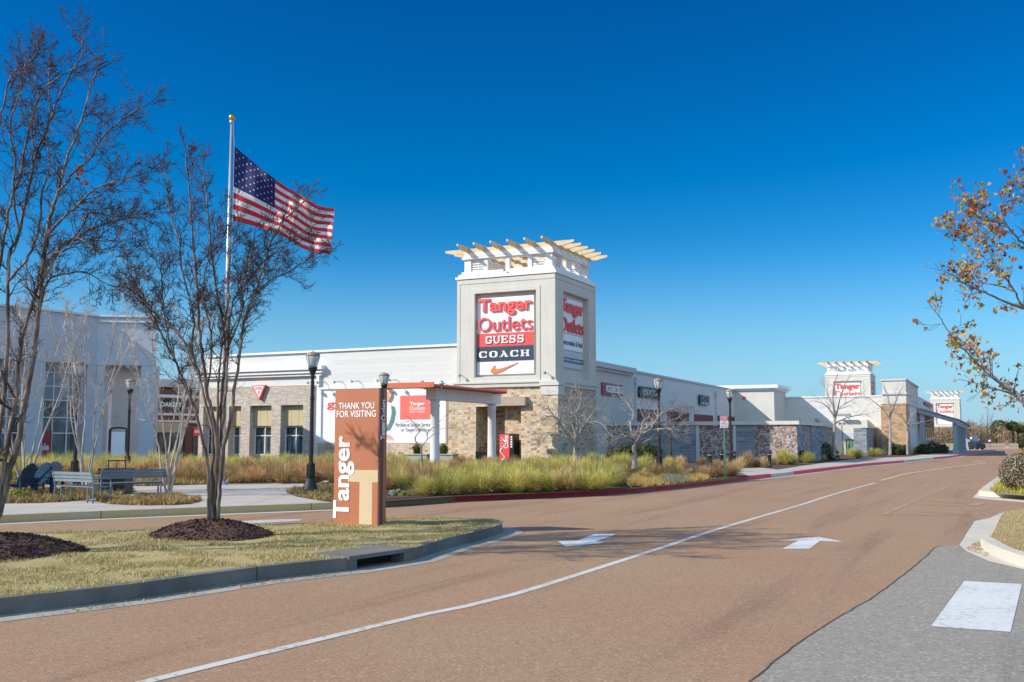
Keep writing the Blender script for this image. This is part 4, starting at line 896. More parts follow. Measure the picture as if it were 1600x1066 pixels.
# ------------------------------------------------------------------ red brick shop behind the courtyard
BK = Fr(AT(313, 700, 84).to_2d(), (.65, .76))
bk = thing('shop_building', 'dark red brick shop with white bands behind the courtyard trees', 'building', tuple(BK.P(0, 0)))
l_ = BK.pix(150, 660)[0]
def bz(y): return BK.pix(278, y)[1]
g = MB(); g.fbox(BK, l_, 0, 0, bz(608), -8, 0); g.build('brick_wall', RED_BRICK, bk)
g = MB(); g.fbox(BK, l_, 0.1, bz(606), bz(594), -8, .35); g.build('cornice', GREYTRIM, bk)
g = MB(); g.fbox(BK, l_, 0.02, bz(622), bz(617.5), .0, .12); g.fbox(BK, l_, .02, bz(649.5), bz(646), 0, .12); g.fbox(BK, l_, .02, bz(660), bz(657), 0, .14); g.build('band_course', WHITE, bk)
a = BK.pix(205, 660)[0]; b = BK.pix(288, 660)[0]
g = MB(); g.fbox(BK, a, b, bz(676), bz(661), .0, .25); g.build('awning_panel', CREAM, bk)
g = MB(); g.fbox(BK, a, b, .2, bz(677), .0, .06); g.fbox(BK, BK.pix(302, 660)[0], -.1, .2, bz(668), 0, .06); g.build('window', GLASS, bk)
g = MB()
for k in range(9): g.fbox(BK, a+(b-a)*k/8-.05, a+(b-a)*k/8+.05, .2, bz(677), .06, .1)
g.build('mullion', BLACK, bk)
s0 = BK.pix(241, 632)[0]; s1 = BK.pix(291, 632)[0]
sg = thing('shop_sign', 'black sign panel with white capital letters on the red brick shop', 'sign', tuple(BK.P(s0, bz(640), .1)))
g = MB(); g.fbox(BK, s0, s1, bz(640.5), bz(625), 0.0, .15); bo = g.build('board', BLACK, sg)
g = MB(); g.text('OAKLEY', BK, s0+.4, s1-.5, bz(636.5), bz(629), .15, .06, .03); g.build('lettering', WSIGN, bo)
# ------------------------------------------------------------------ big portico building, left
J = (-24.7, 60.)
AF = Fr(J, (.55, .83)); B2 = Fr(J, (.99, .12))
lb = thing('portico_building', 'large pale cladded entrance portico with tall glazing at the left edge', 'building', (J[0], J[1], 0))
ztop = 8.93; zo = AF.pix(100, 567)[1]; zo2 = B2.pix(190, 571)[1]
def ax(x): return AF.pix(x, 660)[0]
def bx(x): return B2.pix(x, 660)[0]
g = MB()
e = bx(241)
g.fbox(AF, -24, 0, zo, ztop, -1.2, 0); 
A_ = [B2.P(0, 0, 0), B2.P(e, 0, 0), B2.P(e-2.05, 0, -9), B2.P(-2, 0, -9), B2.P(-2, 0, -.9)]
g.poly([Vector((p.x, p.y, 0)) for p in A_], zo2, ztop); g.face([(p.x, p.y, zo2) for p in A_])
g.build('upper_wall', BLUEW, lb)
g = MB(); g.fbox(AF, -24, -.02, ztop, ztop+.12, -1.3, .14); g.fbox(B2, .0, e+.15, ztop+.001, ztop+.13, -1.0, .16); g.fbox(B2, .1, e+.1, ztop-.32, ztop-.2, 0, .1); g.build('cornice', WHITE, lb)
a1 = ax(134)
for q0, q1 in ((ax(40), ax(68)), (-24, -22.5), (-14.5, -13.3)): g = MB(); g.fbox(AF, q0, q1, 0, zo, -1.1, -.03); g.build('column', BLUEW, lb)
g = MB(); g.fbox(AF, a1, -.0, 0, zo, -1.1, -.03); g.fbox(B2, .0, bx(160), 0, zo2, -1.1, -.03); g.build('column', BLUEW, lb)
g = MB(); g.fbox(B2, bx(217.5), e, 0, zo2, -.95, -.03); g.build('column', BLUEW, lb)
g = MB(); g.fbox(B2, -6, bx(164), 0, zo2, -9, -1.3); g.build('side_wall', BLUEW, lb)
gz = AF.pix(95, 625)[1]
g = MB(); g.fbox(AF, -22.5, a1, gz, zo, -1.0, -.7); sp = g.build('spandrel_panel', BLUEP if 0 else plain('grey_blue_spandrel', (.22,.27,.31), .4, .1), lb)
g = MB(); g.fbox(AF, -22.5, a1, .2, gz, -1.0, -.75); gw = g.build('window', GLASSB, lb)
g = MB(); k = -22.5
while k < a1: g.fbox(AF, k-.03, k+.03, .2, zo, -.75, -.66); k += (ax(94)-ax(72)) if 0 else .92
for z in (gz, gz-.0-1.0, gz-1.9, gz+.8, gz+1.6): g.fbox(AF, -22.5, a1, z-.03, z+.03, -.75, -.665)
g.build('frame', WHITE, gw)
g = MB(); s = (ax(69), ax(92)); zz = AF.pix(80, 672)[1]; g.fbox(AF, s[0], s[1], .6, zz, -.66, -.64); ps = g.build('poster', plain('dark_red_poster', (.34,.04,.05), .5), lb)
g = MB(); zt2 = AF.pix(80, 693)[1]; g.text('sale', AF, s[0]+.1, s[1]-.15, AF.pix(80, 704)[1], zt2, -.64, .01, .03); g.build('lettering', WSIGN, ps)
# directory board in the passage
t = thing('directory_board', 'white directory board in an arched black frame beside the portico', 'sign', tuple(AT(184, 712, 55)))
c = Fr(AT(184, 712, 55).to_2d(), (.98, .2)); zz = lambda y: AT(184, y, 55).z
g = MB(); g.fbox(c, -.36, .36, zz(712), zz(675), -.05, .05); g.build('board', WSIGN, t)
g = MB(); g.fbox(c, -.5, -.37, .15, zz(672), -.08, .08); g.fbox(c, .37, .5, .15, zz(672), -.08, .08)
g.tube([c.P(.45*cos(a), zz(672)+.12*sin(a)) for a in [pi*k/10 for k in range(11)]], [.05]*11, 6); g.build('frame', BLACK, t)
# ------------------------------------------------------------------ monument sign
ma = G(520.7, 818.7, .15); MF = Fr(ma.to_2d(), (.86, -.51)); mw = MF.pix(591, 822)[0]; mz = MF.pix(560, 608)[1]
ms = thing('monument_sign', 'tall terracotta thank you sign with white lettering on the grass island', 'sign', tuple(ma))
def mp(x, y): return MF.pix(x, y, 0)
g = MB(); dep = .19
g.fbox(MF, 0, mw, .05, mz, -dep, 0); body = g.build('panel', TERRA, ms)
g = MB(); SF = Fr(MF.P(mw, 0, 0).to_2d(), (.42, .907)); g.fbox(SF, -.004, dep*1.12, .05, mz+.008, -.02, .012); g.build('side_panel', TERRA_SHADE, ms)
g = MB()
s = MF.r((529.5, 629.5), (585, 638.5)); g.text('THANK YOU', MF, *s, 0, .006, .008); s = MF.r((526.5, 642), (587.5, 651.5)); g.text('FOR VISITING', MF, *s, 0, .006, .008)
g.build('lettering', WSIGN, ms)
s = MF.r((523, 681), (553, 811)); g = MB(); g.text('Tanger', MF, *s, .004, .006, .025, 1); g.build('brand_lettering', WSIGN, ms)
g = MB(); s = MF.r((544, 734), (591, 754)); g.fbox(MF, s[0], mw-.003, s[2], s[3], 0, .003); s2 = MF.r((562, 754), (581, 821)); g.fbox(MF, s2[0], s2[1], .17, s[2], 0, .003); g.build('tee_emblem', SIGNTAN, ms)
g = MB(); z0 = MF.pix(594, 687)[1]; z1 = MF.pix(594, 658)[1]; z2 = MF.pix(594, 624)[1]; g.text('Tanger', SF, .02, .19, z0, z1, .012, .004, .04, 1); g.text('Outlets', SF, .03, .18, z1+.01, z2, .012, .004, 0.012, 1); g.build('side_lettering', WSIGN, ms)

# ------------------------------------------------------------------ lamp posts
def lamp_post():
    r = thing('lamp_post', 'x', 'street lamp', (0, 0, 0), 'lamp posts with frosted urn lanterns')
    g = MB(); g.lathe([(.27,0),(.27,.05),(.24,.08),(.22,.14),(.17,.30),(.14,.42),(.155,.45),(.155,.48),(.12,.50),(.12,.80),(.14,.83),(.14,.86),(.075,.92),(.07,1.0)], n=16)
    for k in range(8):
        a = 2*pi*k/8; g.bar((.125*cos(a), .125*sin(a), .5), (.125*cos(a), .125*sin(a), .8), .014, 4)
    g.build('base', POLE, r, False)
    g = MB(); g.lathe([(.068,.95),(.062,2.2),(.052,3.6)], n=16); 
    for k in range(12):
        a = 2*pi*k/12; g.bar((.064*cos(a), .064*sin(a), 1.0), (.050*cos(a), .050*sin(a), 3.55), .007, 4)
    g.lathe([(.05,2.9),(.075,2.93),(.075,2.99),(.05,3.02)]); g.build('pole', POLE, r)
    g = MB(); g.lathe([(.052,3.6),(.075,3.63),(.06,3.68),(.09,3.78),(.135,3.9),(.15,3.93),(.15,3.97),(.12,3.97)]); co_ = g.build('collar', POLE, r, True)
    g = MB(); g.lathe([(.12,3.972),(.155,4.08),(.195,4.22),(.21,4.32),(.2,4.36)], n=20); gl = g.build('globe', LGLASS, r, True)
    g = MB()
    for k in range(6):
        a = 2*pi*k/6; g.tube([Vector((q*cos(a), q*sin(a), z)) for q, z in ((.13,3.96),(.165,4.08),(.205,4.22),(.222,4.33))], [.007]*4, 4)
    g.build('rib', POLE, gl)
    g = MB(); g.lathe([(.225,4.33),(.235,4.345),(.22,4.38),(.17,4.425),(.1,4.455),(.03,4.465),(.012,4.50),(0,4.51)], n=20); g.build('cap', CAPM, r, True)
    return r
LP = lamp_post()
lamps = [(485,768,None,'lamp post standing alone left of the terracotta sign, nearest of all',1),(599,None,38.2,'lamp post rising directly behind the terracotta sign',1),(1030,None,41.5,'lamp post behind the gnarled small tree and shaded wing',1),(1142,None,50.5,'lamp post beside the white and red no parking sign',1),(118,None,32.6,'lamp post among pale tree trunks behind the benches',1),(200,None,42.,'lamp post in front of the portico opening near the directory board',1)]
for i, (x, y, D_, lab, s_) in enumerate(lamps):
    if y: p = G(x, y, .15)
    else: p = AT(x, 700, D_); p.z = .15
    if i == 0: LP.location = p; LP['label'] = lab; LP.scale = (.893,)*3
    else: dup(LP, p, i*.4, .893, lab)
# ------------------------------------------------------------------ flagpole and flag
fb = G(346.5, 757.5, .15); FD = fb.y
ft = AT(358, 189, FD)
fp = thing('flagpole', 'tall tapering aluminium flagpole with a golden ball on top', 'flagpole', tuple(fb))
g = MB(); g.tube([fb, fb.lerp(Vector((fb.x, FD, ft.z)), .5), Vector((fb.x, FD, ft.z))], [.085, .072, .045], 20); g.lathe([(.2,0),(.2,.04),(.14,.1),(.11,.2)], fb, 20); g.build('pole', ALU, fp, True)
g = MB(); h = Vector((fb.x, FD, ft.z)); g.lathe([(.07,-.1),(.08,-.05),(.08,0),(.03,.02)], h, 12); g.build('truck', ALU, fp, True)
g = MB(); g.lathe([(.0,0),(.07,.02),(.105,.08),(.11,.12),(.09,.19),(.04,.225),(0,.23)], h+Vector((0, 0, .0)), 16); g.build('ball', GOLD, fp, True)
g = MB(); g.tube([h+Vector((.06, -.05, -.1)), AT(366, 232, FD-.05), AT(363.5, 345, FD-.05), Vector((fb.x+.12, FD-.1, 1.4))], [.006]*4, 4); g.build('halyard', plain('rope', (.6,.6,.6)), fp)
def crv(pts, t):
    n = len(pts)-1; x = t*n; i = min(int(x), n-1); f = x-i
    p0, p1, p2, p3 = pts[max(i-1,0)], pts[i], pts[i+1], pts[min(i+2,n)]
    return tuple(.5*((2*p1[k])+(-p0[k]+p2[k])*f+(2*p0[k]-5*p1[k]+4*p2[k]-p3[k])*f*f+(-p0[k]+3*p1[k]-3*p2[k]+p3[k])*f**3) for k in (0, 1))
top = [(366.5,229),(398,255),(430,280),(462,301),(494,319),(523,327)]; bot = [(363.5,345),(395,353),(429,363.5),(457,378),(487,394),(516,397)]
def fsurf(u_, v_, off=0.):
    a = crv(top, u_); b = crv(bot, u_); x = a[0]*(1-v_)+b[0]*v_; y = a[1]*(1-v_)+b[1]*v_
    y += 1.3*sin(u_*17+v_*3)*u_
    dpt = .16*sin(u_*15+v_*4.5)*min(1, u_*4)+.07*sin(u_*33-v_*6)*min(1, u_*3)+.5*u_
    p = AT(x, y, FD+dpt+off); return p
fl = thing('flag', 'star spangled red white and blue flag flying from the pole', 'flag', tuple(fsurf(0, 0)))
NU, NV = 60, 39; g = MB(); idx = {}
for i in range(NU+1):
    for j in range(NV+1): idx[i, j] = len(g.v); g.v.append(tuple(fsurf(i/NU, j/NV)))
for i in range(NU):
    for j in range(NV):
        st = j//3; mi = 0 if st % 2 == 0 else 1
        if i < NU*.4 and st < 7: mi = 2
        g.f.append((idx[i,j], idx[i,j+1], idx[i+1,j+1], idx[i+1,j])); g.m.append(mi); g.uv += [(0, 0)]*4
def cloth(name, c):
    m, n, b = newmat(name); b.inputs['Base Color'].default_value = (*c, 1); b.inputs['Roughness'].default_value = .8
    tr = n.nodes.new('ShaderNodeBsdfTranslucent'); tr.inputs[0].default_value = (*c, 1); mx = n.nodes.new('ShaderNodeMixShader'); mx.inputs[0].default_value = .3
    L(n, b.outputs[0], mx.inputs[1]); L(n, tr.outputs[0], mx.inputs[2]); L(n, mx.outputs[0], n.nodes['Material Output'].inputs[0]); return m
g.build('cloth', [cloth('flag_red', (.62,.03,.05)), cloth('flag_white', (.78,.78,.80)), cloth('flag_blue', (.018,.025,.13))], fl, True)
g = MB()
for r_ in range(9):
    nn = 6 if r_ % 2 == 0 else 5
    for c_ in range(nn):
        cu = .4*((2*c_+1+(r_ % 2))/12); cv = 7/13*((r_+1)/10)
        for off in (-.012, .012):
            pts = []
            for k in range(10):
                a = -pi/2+k*pi/5; R = .0125 if k % 2 == 0 else .0052
                pts.append(fsurf(cu+R*cos(a)*.75, cv+R*sin(a)*1.15, off))
            i0 = len(g.v); g.v += [tuple(p) for p in pts]; g.v.append(tuple(fsurf(cu, cv, off)))
            for k in range(10): g.f.append((i0+k, i0+(k+1) % 10, i0+10)); g.m.append(0); g.uv += [(0, 0)]*3
g.build('stars', cloth('flag_star_white', (.8,.8,.82)), fl)
# ------------------------------------------------------------------ benches, chairs, bins, posts
def bench(Lb):
    r = thing('park_bench', 'x', 'bench', (0, 0, 0), 'grey slatted metal benches')
    g = MB()
    for k in range(4): g.box(-Lb/2, Lb/2, .0+k*.11, .09+k*.11, .43, .455)
    g.build('seat', BENCHM, r)
    g = MB()
    for k in range(3):
        z = .58+k*.095; y = -.03-k*.02; g.box(-Lb/2, Lb/2, y-.012, y+.012, z, z+.085)
    g.build('backrest', BENCHM, r)
    for sx_ in (-1, 1):
        x = sx_*(Lb/2-.04)
        g = MB(); g.tube([Vector((x,-.02,0)), Vector((x,-.01,.43)), Vector((x,-.05,.7)), Vector((x,-.09,.88))], [.022]*4, 6); g.build('leg', BENCHM, r)
        g = MB(); g.tube([Vector((x,.42,0)), Vector((x,.42,.42))], [.02]*2, 6); g.build('leg', BENCHM, r)
        g = MB(); g.tube([Vector((x,-.04,.66)), Vector((x,.2,.68)), Vector((x,.4,.66)), Vector((x,.44,.58)), Vector((x,.42,.43))], [.018]*5, 6); g.build('armrest', BENCHM, r)
    for sx_ in (-.33, .33):
        g = MB(); g.tube([Vector((sx_*Lb,.0,0)), Vector((sx_*Lb,0,.44))], [.02]*2, 6); g.build('leg', BENCHM, r)
    g = MB(); g.bar((-Lb/2+.04,.2,.41), (Lb/2-.04,.2,.41), .02); g.build('seat_rail', BENCHM, r)
    return r
a = G(83, 783, .15); b = G(149, 787, .15); b1 = bench(1.65); b1.scale = (1, 1, .83); b1.location = (a+b)/2; b1.rotation_euler.z = math.atan2(b.y-a.y, b.x-a.x); b1['label'] = 'left of two grey metal benches, its right end nearer the road'
a = G(171, 781, .15); b = G(247, 773, .15); b2 = dup(b1, (a+b)/2, math.atan2(b.y-a.y, b.x-a.x)*.55, (1.13, 1, .83), 'right of two grey metal benches, in front of the black bin')
def adirondack():
    r = thing('garden_chair', 'x', 'chair', (0, 0, 0), 'blue slatted garden chairs')
    g = MB(); t = RAD(25)
    for k in range(7):
        x = -.27+k*.09; h = .78-.5*abs(k-3)**2*.035
        A = [Vector((x-.037, -.02+zz*sin(t)*-1, .34+zz*cos(t))) for zz in (0, h)]; B = [v+Vector((.074, 0, 0)) for v in A]
        off = Vector((0, .02, .008)); q = [A[0], B[0], B[1], A[1]]; q2 = [p+off for p in q]
        g.face(q); g.face(q2[::-1])
        for m_ in range(4): g.face([q[m_], q2[m_], q2[(m_+1) % 4], q[(m_+1) % 4]])
    g.build('backrest', BLUEP, r)
    g = MB()
    for k in range(2): z = .55+k*.3; g.bar((-.3, -.02-(z-.34)*.47-.01, z), (.3, -.02-(z-.34)*.47-.01, z), .018)
    g.build('back_rail', BLUEP, r)
    g = MB()
    for k in range(6): g.box(-.29, .29, .02+k*.085, .095+k*.085, .30+k*.014, .322+k*.014)
    g.build('seat', BLUEP, r)
    for s_ in (-1, 1):
        g = MB(); x = s_*.34; g.box(x-.06, x+.06, -.25, .5, .56, .585); g.build('armrest', BLUEP, r)
        g = MB(); g.box(x-.05, x+.05, .38, .46, 0, .56); g.build('leg', BLUEP, r)
        g = MB(); g.box(x-.03, x+.03, -.25, -.17, 0, .56); g.build('leg', BLUEP, r)
    return r
ad = adirondack(); ad.scale = (.82,)*3; p = AT(38, 700, 26.2); p.z = .15; ad.location = p; ad.rotation_euler.z = RAD(75); ad['label'] = 'blue slatted garden chair turned left, nearest the tree trunks'
p = AT(62, 700, 27.); p.z = .15; dup(ad, p, RAD(160), .82, 'blue slatted garden chair with its back to the road, left of bench')
p = AT(-4, 700, 27); p.z = .15; dup(ad, p, RAD(100), .82, 'blue slatted garden chair cut by the left edge')
p = AT(80, 700, 28.2); p.z = .15; dup(ad, p, RAD(175), .82, 'blue slatted garden chair partly behind the left bench')
# stripes of pale cloth over one chair back: see slat gaps
def bin_():
    r = thing('litter_bin', 'x', 'litter bin', (0, 0, 0), 'black litter bins with framed hood rails')
    g = MB(); g.box(-.33, .33, -.3, .3, .06, .72); g.box(-.36, .36, -.33, .33, .72, .78); g.build('bin_body', BLACK, r)
    g = MB()
    for k in range(11): x = -.32+k*.064; g.box(x-.018, x+.018, -.325, -.3, .1, .7)
    g.build('slats', BLACK, r)
    g = MB(); 
    for s_ in (-.22, .22): g.bar((s_, 0, .78), (s_, 0, 1.02), .016)
    g.bar((0, 0, .78), (0, 0, 1.02), .012); g.bar((-.235, 0, 1.02), (.235, 0, 1.02), .018); g.build('hood_rail', BLACK, r)
    g = MB(); g.box(-.3, .3, -.27, .27, 0, .06); g.build('foot', BLACK, r)
    return r
bn = bin_(); p = G(181, 772, .15); bn.location = p; bn.scale = (1.05, 1, .88); bn['label'] = 'black litter bin behind the right hand bench'
p = FT.P(FT.pix(756, 720, 1.8)[0], .15, 1.8); dup(bn, p, math.atan2(DD[1], DD[0]), (1.2, 1, 1), 'black litter bin under the entrance canopy beside the white column')
def bollard():
    r = thing('bollard', 'x', 'bollard', (0, 0, 0), 'dark metal bollards along the pavement')
    g = MB(); g.lathe([(.12,0),(.12,.05),(.09,.08),(.085,.62),(.105,.64),(.105,.67),(.085,.69),(.085,.76),(.10,.78),(.10,.81),(.06,.87),(0,.89)], n=14); g.build('post', POLE, r, True)
    g = MB(); g.lathe([(.089,.66),(.109,.665),(.109,.7),(.089,.705)], n=14); g.build('ring', STEEL, r)
    return r
bo_ = bollard()
for i, (x, y, lab) in enumerate([(1110,732,'dark bollard furthest left, just left of the no parking sign'),(1128,730,'dark bollard partly hidden by the no parking sign post'),(1147.5,731,'dark bollard just right of the no parking sign post'),(1203,730,'dark bollard standing before the sunlit fieldstone wall')]):
    p = G(x, y, .15)
    if i == 0: bo_.location = p; bo_['label'] = lab
    else: dup(bo_, p, 0, 1., lab)
# road signs
def post_sign(name, label, x, yb, z, ytop, w_, h_, mats, texts, pm, D_=None):
    p = G(x, yb, z) if D_ is None else AT(x, 700, D_); p.z = z
    zt = AT(x, ytop, p.y).z; r = thing(name, label, 'sign', tuple(p)); c = Fr((p.x, p.y), (1, .05))
    g = MB(); g.fbox(c, -.03, .03, z, zt-.02, -.02, .02); g.build('post', pm, r)
    return r, c, zt
r, c, zt = post_sign('road_sign', 'white and red no parking sign on a green post behind the red curb', 1133, 746, .15, 650.5, .3, .46, None, None, GREENP)
g = MB(); g.fbox(c, -.16, .16, zt-.46, zt, .021, .03); pl = g.build('plate', WSIGN, r); g = MB(); g.fbox(c, -.15, .15, zt-.17, zt-.01, .03, .033); pr = g.build('red_band', REDBG, pl)
g = MB(); g.text('FIRE', c, -.11, .11, zt-.09, zt-.03, .033, .002, .01); g.text('LANE', c, -.11, .11, zt-.15, zt-.1, .033, .002, .01); g.build('lettering', WSIGN, pl)
g = MB(); g.text('NO', c, -.06, .06, zt-.25, zt-.19, .03, .002, .01); g.text('PARKING', c, -.12, .12, zt-.33, zt-.27, .03, .002, .01); g.text('TOW AWAY ZONE', c, -.13, .13, zt-.43, zt-.38, .03, .002, .005); g.build('red_lettering', RED, pl)
r, c, zt = post_sign('road_sign', 'small red and white sign on a thin post by the far service door', 1316.5, 712, .15, 660, .3, .3, None, None, POLE, 92)
g = MB(); g.fbox(c, -.32, .32, zt-.3, zt, .021, .04); pl = g.build('plate', WSIGN, r); g = MB(); g.fbox(c, -.3, -.06, zt-.2, zt-.04, .04, .045); g.fbox(c, .08, .3, zt-.2, zt-.04, .04, .045); g.build('red_band', RED, pl)
r, c, zt = post_sign('stop_sign', 'grey back of an octagonal stop sign beyond the walkway', 1524.5, 707, .15, 679, .3, .3, None, None, STEEL, 127)
g = MB(); ct = c.P(0, zt-.42, .03); R_ = .45; A = [ct+Vector((R_*cos(pi/8+k*pi/4), 0, R_*sin(pi/8+k*pi/4))) for k in range(8)]; B = [v+Vector((0, .02, 0)) for v in A]; g.face(A[::-1]); g.face(B)
for k in range(8): g.face([A[k], A[(k+1) % 8], B[(k+1) % 8], B[k]])
g.build('plate', plain('sign_back', (.45,.47,.48), .5), r)
r, c, zt = post_sign('road_sign', 'distant faded red sign above a pale panel at the road end', 1575, 702.5, 0, 688, .3, .3, None, None, POLE, 180)
g = MB(); g.fbox(c, -.5, .15, zt-.95, zt, .021, .06); g.build('plate', plain('faded_red', (.55,.2,.17), .6), r); g = MB(); g.fbox(c, -.42, .1, zt-1.5, zt-.97, .021, .06); g.build('lower_plate', plain('cream_plate', (.7,.6,.42), .6), r)
for i, (x, y, D_) in enumerate(((1518, 685, 190), (1528, 687, 175), (1546.5, 689, 200))):
    p = AT(x, y, D_); t = thing('globe_lamp', 'small round white globe on a distant low post, %s of three' % ('leftmost', 'middle', 'rightmost')[i], 'lamp', (p.x, p.y, 0), None)
    g = MB(); g.bar((p.x, p.y, 0), (p.x, p.y, p.z), .05); g.build('post', POLE, t); g = MB(); g.lathe([(0,-.25),(.2,-.15),(.26,0),(.2,.15),(0,.25)], p, 10); g.build('globe', WSIGN, t, True)
# parked vehicles far off
def car(label, x, D_, m, ang, L_=4.6, H_=1.75):
    p = AT(x, 700, D_); p.z = 0.; r = thing('parked_car', label, 'car', tuple(p)); r.rotation_euler.z = ang
    prof = [(-L_/2,.35),(-L_/2,.95),(-L_/2+.15,1.05),(-L_/2+.9,1.12),(-L_/2+1.5,H_-.08),(-L_/2+2.0,H_),(L_/2-1.1,H_),(L_/2-.4,1.15),(L_/2-.05,1.0),(L_/2,.35)]
    g = MB(); N_ = len(prof)
    A = [(x_, -.88 if z_ < 1.2 else -.74, z_) for x_, z_ in prof]; B = [(x_, -y_, z_) for x_, y_, z_ in A]
    g.v = A+B; g.f = [tuple(range(N_-1, -1, -1)), tuple(range(N_, 2*N_))]+[(k, (k+1) % N_, (k+1) % N_+N_, k+N_) for k in range(N_)]; g.m = [0]*len(g.f); g.uv = [(0, 0)]*sum(len(f) for f in g.f)
    o = g.build('body', m, None); o.parent = r
    g = MB()
    for s_ in (-1, 1): g.face([(-L_/2+1.15, s_*.885*.95, 1.16), (L_/2-.6, s_*.885*.95, 1.16), (L_/2-1.15, s_*.76, H_-.12), (-L_/2+1.6, s_*.76, H_-.12)])
    g.face([(-L_/2+.93, -.76, 1.16), (-L_/2+.93, .76, 1.16), (-L_/2+1.45, .68, H_-.1), (-L_/2+1.45, -.68, H_-.1)])
    o = g.build('windows', GLASS, None); o.parent = r
    for wx in (-L_/2+.9, L_/2-.9):
        for s_ in (-1, 1):
            g = MB(); g.tube([Vector((wx, s_*.7, .33)), Vector((wx, s_*.92, .33))], [.33, .33], 14); o = g.build('wheel', BLACK, None); o.parent = r
car('white car parked far off just past the walkway columns', 1506, 165, plain('white_car_paint', (.75,.77,.8), .25), RAD(60))
car('dark car parked far off beside the white one', 1523, 160, plain('dark_car_paint', (.02,.02,.025), .3), RAD(95), 3.2, 1.35)
# clipped shrubs in planters under the billboard
def leafball(g, c, R, n, s_, rr, squash=1., mi=0):
    for _ in range(n):
        d = Vector((rr.gauss(0, 1), rr.gauss(0, 1), rr.gauss(0, 1))).normalized(); k = rr.uniform(.75, 1.03)+.13*noise.noise(d*2.2+Vector(c)*.7)
        p = Vector(c)+Vector((d.x*R*k, d.y*R*k, d.z*R*k*squash)); t = (d.orthogonal().normalized()+Vector((rr.uniform(-1,1), rr.uniform(-1,1), rr.uniform(-1,1)))*.8).normalized(); e = t.cross(d+Vector((rr.uniform(-.7,.7),)*3)).normalized(); q = s_*rr.uniform(.6, 1.3)
        g.face([p-t*q, p+e*q*.6, p+t*q, p-e*q*.6], None, mi)
def shrub(name, label, c, R, n, s_, m, squash=1., seed=1, core=True, group=None):
    rr = random.Random(seed); t = thing(name, label, 'shrub', (c[0], c[1], .15), group); g = MB(); leafball(g, c, R, n, s_, rr, squash); leafball(g, c, R*.8, n//2, s_, rr, squash); g.build('foliage', m, t)
    g = MB(); 
    for k in range(5):
        a = k*1.26; g.tube([Vector((c[0], c[1], .13)), Vector((c[0]+R*.35*cos(a), c[1]+R*.35*sin(a), c[2])), Vector((c[0]+R*.7*cos(a), c[1]+R*.7*sin(a), c[2]+R*squash*.4))], [.03, .02, .008], 5)
    g.build('stems', TWIG, t); return t
for i, x in enumerate((652, 693)):
    p = AT(x, 709, 55.5); t = thing('planter', 'low pale green planter box under clipped shrub, %s of the white column' % ('left', 'right')[i], 'planter', (p.x, p.y, .15))
    f_ = Fr((p.x, p.y), DD); hh = AT(x, 711, 55.5).z; g = MB(); g.fbox(f_, -.75, .75, .15, hh, -.3, .3); g.fbox(f_, -.8, .8, hh, hh+.06, -.35, .35); g.build('box', plain('green_grey_planter', (.33,.37,.31), .8), t)
    shrub('clipped_shrub', 'small rounded clipped shrub in the planter, %s of the white column' % ('left', 'right')[i], (p.x, p.y, hh+.28), .26, 700, .04, BOXM, 1.25, i+3)
shrub('round_shrub', 'rounded green and pinkish shrub on the right island by the road', tuple(AT(1607, 741, 29.8)), .78, 9000, .032, SHRUBR, .82, 11)
shrub('round_shrub', 'orange tinged shrub beyond the rounded shrub at the right edge', tuple(AT(1608, 716, 34)), .4, 1500, .035, AUTL, 1., 12)
shrub('round_shrub', 'dark green tree-like bush at right edge on the horizon', tuple(AT(1603, 692, 120)), .9, 900, .14, SHRUBM, 1.1, 13)
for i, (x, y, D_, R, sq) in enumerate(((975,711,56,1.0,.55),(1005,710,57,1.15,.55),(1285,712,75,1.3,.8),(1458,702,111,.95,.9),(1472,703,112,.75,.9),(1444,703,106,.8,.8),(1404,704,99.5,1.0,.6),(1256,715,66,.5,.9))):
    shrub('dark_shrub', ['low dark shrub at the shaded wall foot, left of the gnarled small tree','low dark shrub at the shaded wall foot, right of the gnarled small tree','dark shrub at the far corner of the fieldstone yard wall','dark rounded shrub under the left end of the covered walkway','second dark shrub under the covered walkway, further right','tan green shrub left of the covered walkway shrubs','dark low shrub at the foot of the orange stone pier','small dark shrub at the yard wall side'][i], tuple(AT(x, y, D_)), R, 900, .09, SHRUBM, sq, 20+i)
for i, (x, y, D_, R) in enumerate(((615,772,26.8,.14),(622,771,27,.13),(575,775,26,.14),(630,775,26.6,.13),(640,776,26.6,.12),(1005,745,41,.25))):
    shrub('small_plant', ['small grey leaved plant behind the sign, left','small grey leaved plant behind the sign, right','small plant hidden behind the sign','small bright green plant near the olive curb, left','small bright green plant near the olive curb, right','small purple brown plant behind the golden cover'][i], tuple(AT(x, y, D_)), R, 260, .04, COVS if i < 3 else (COVBR if i < 5 else COVB), .8, 50+i)
shrub('small_plant', 'dark purple mound at the right end of the green grasses by red curb', tuple(AT(966, 758, 33.5)), .45, 1600, .03, plain('purple_leaves', (.07,.045,.05), .7, .3), .6, 57)
shrub('small_plant', 'yellow green rounded bush on the left planting island', tuple(AT(27, 777, 25)), .33, 900, .04, COVBR, .6, 58)
p = G(833+0, 0, 0) if 0 else None
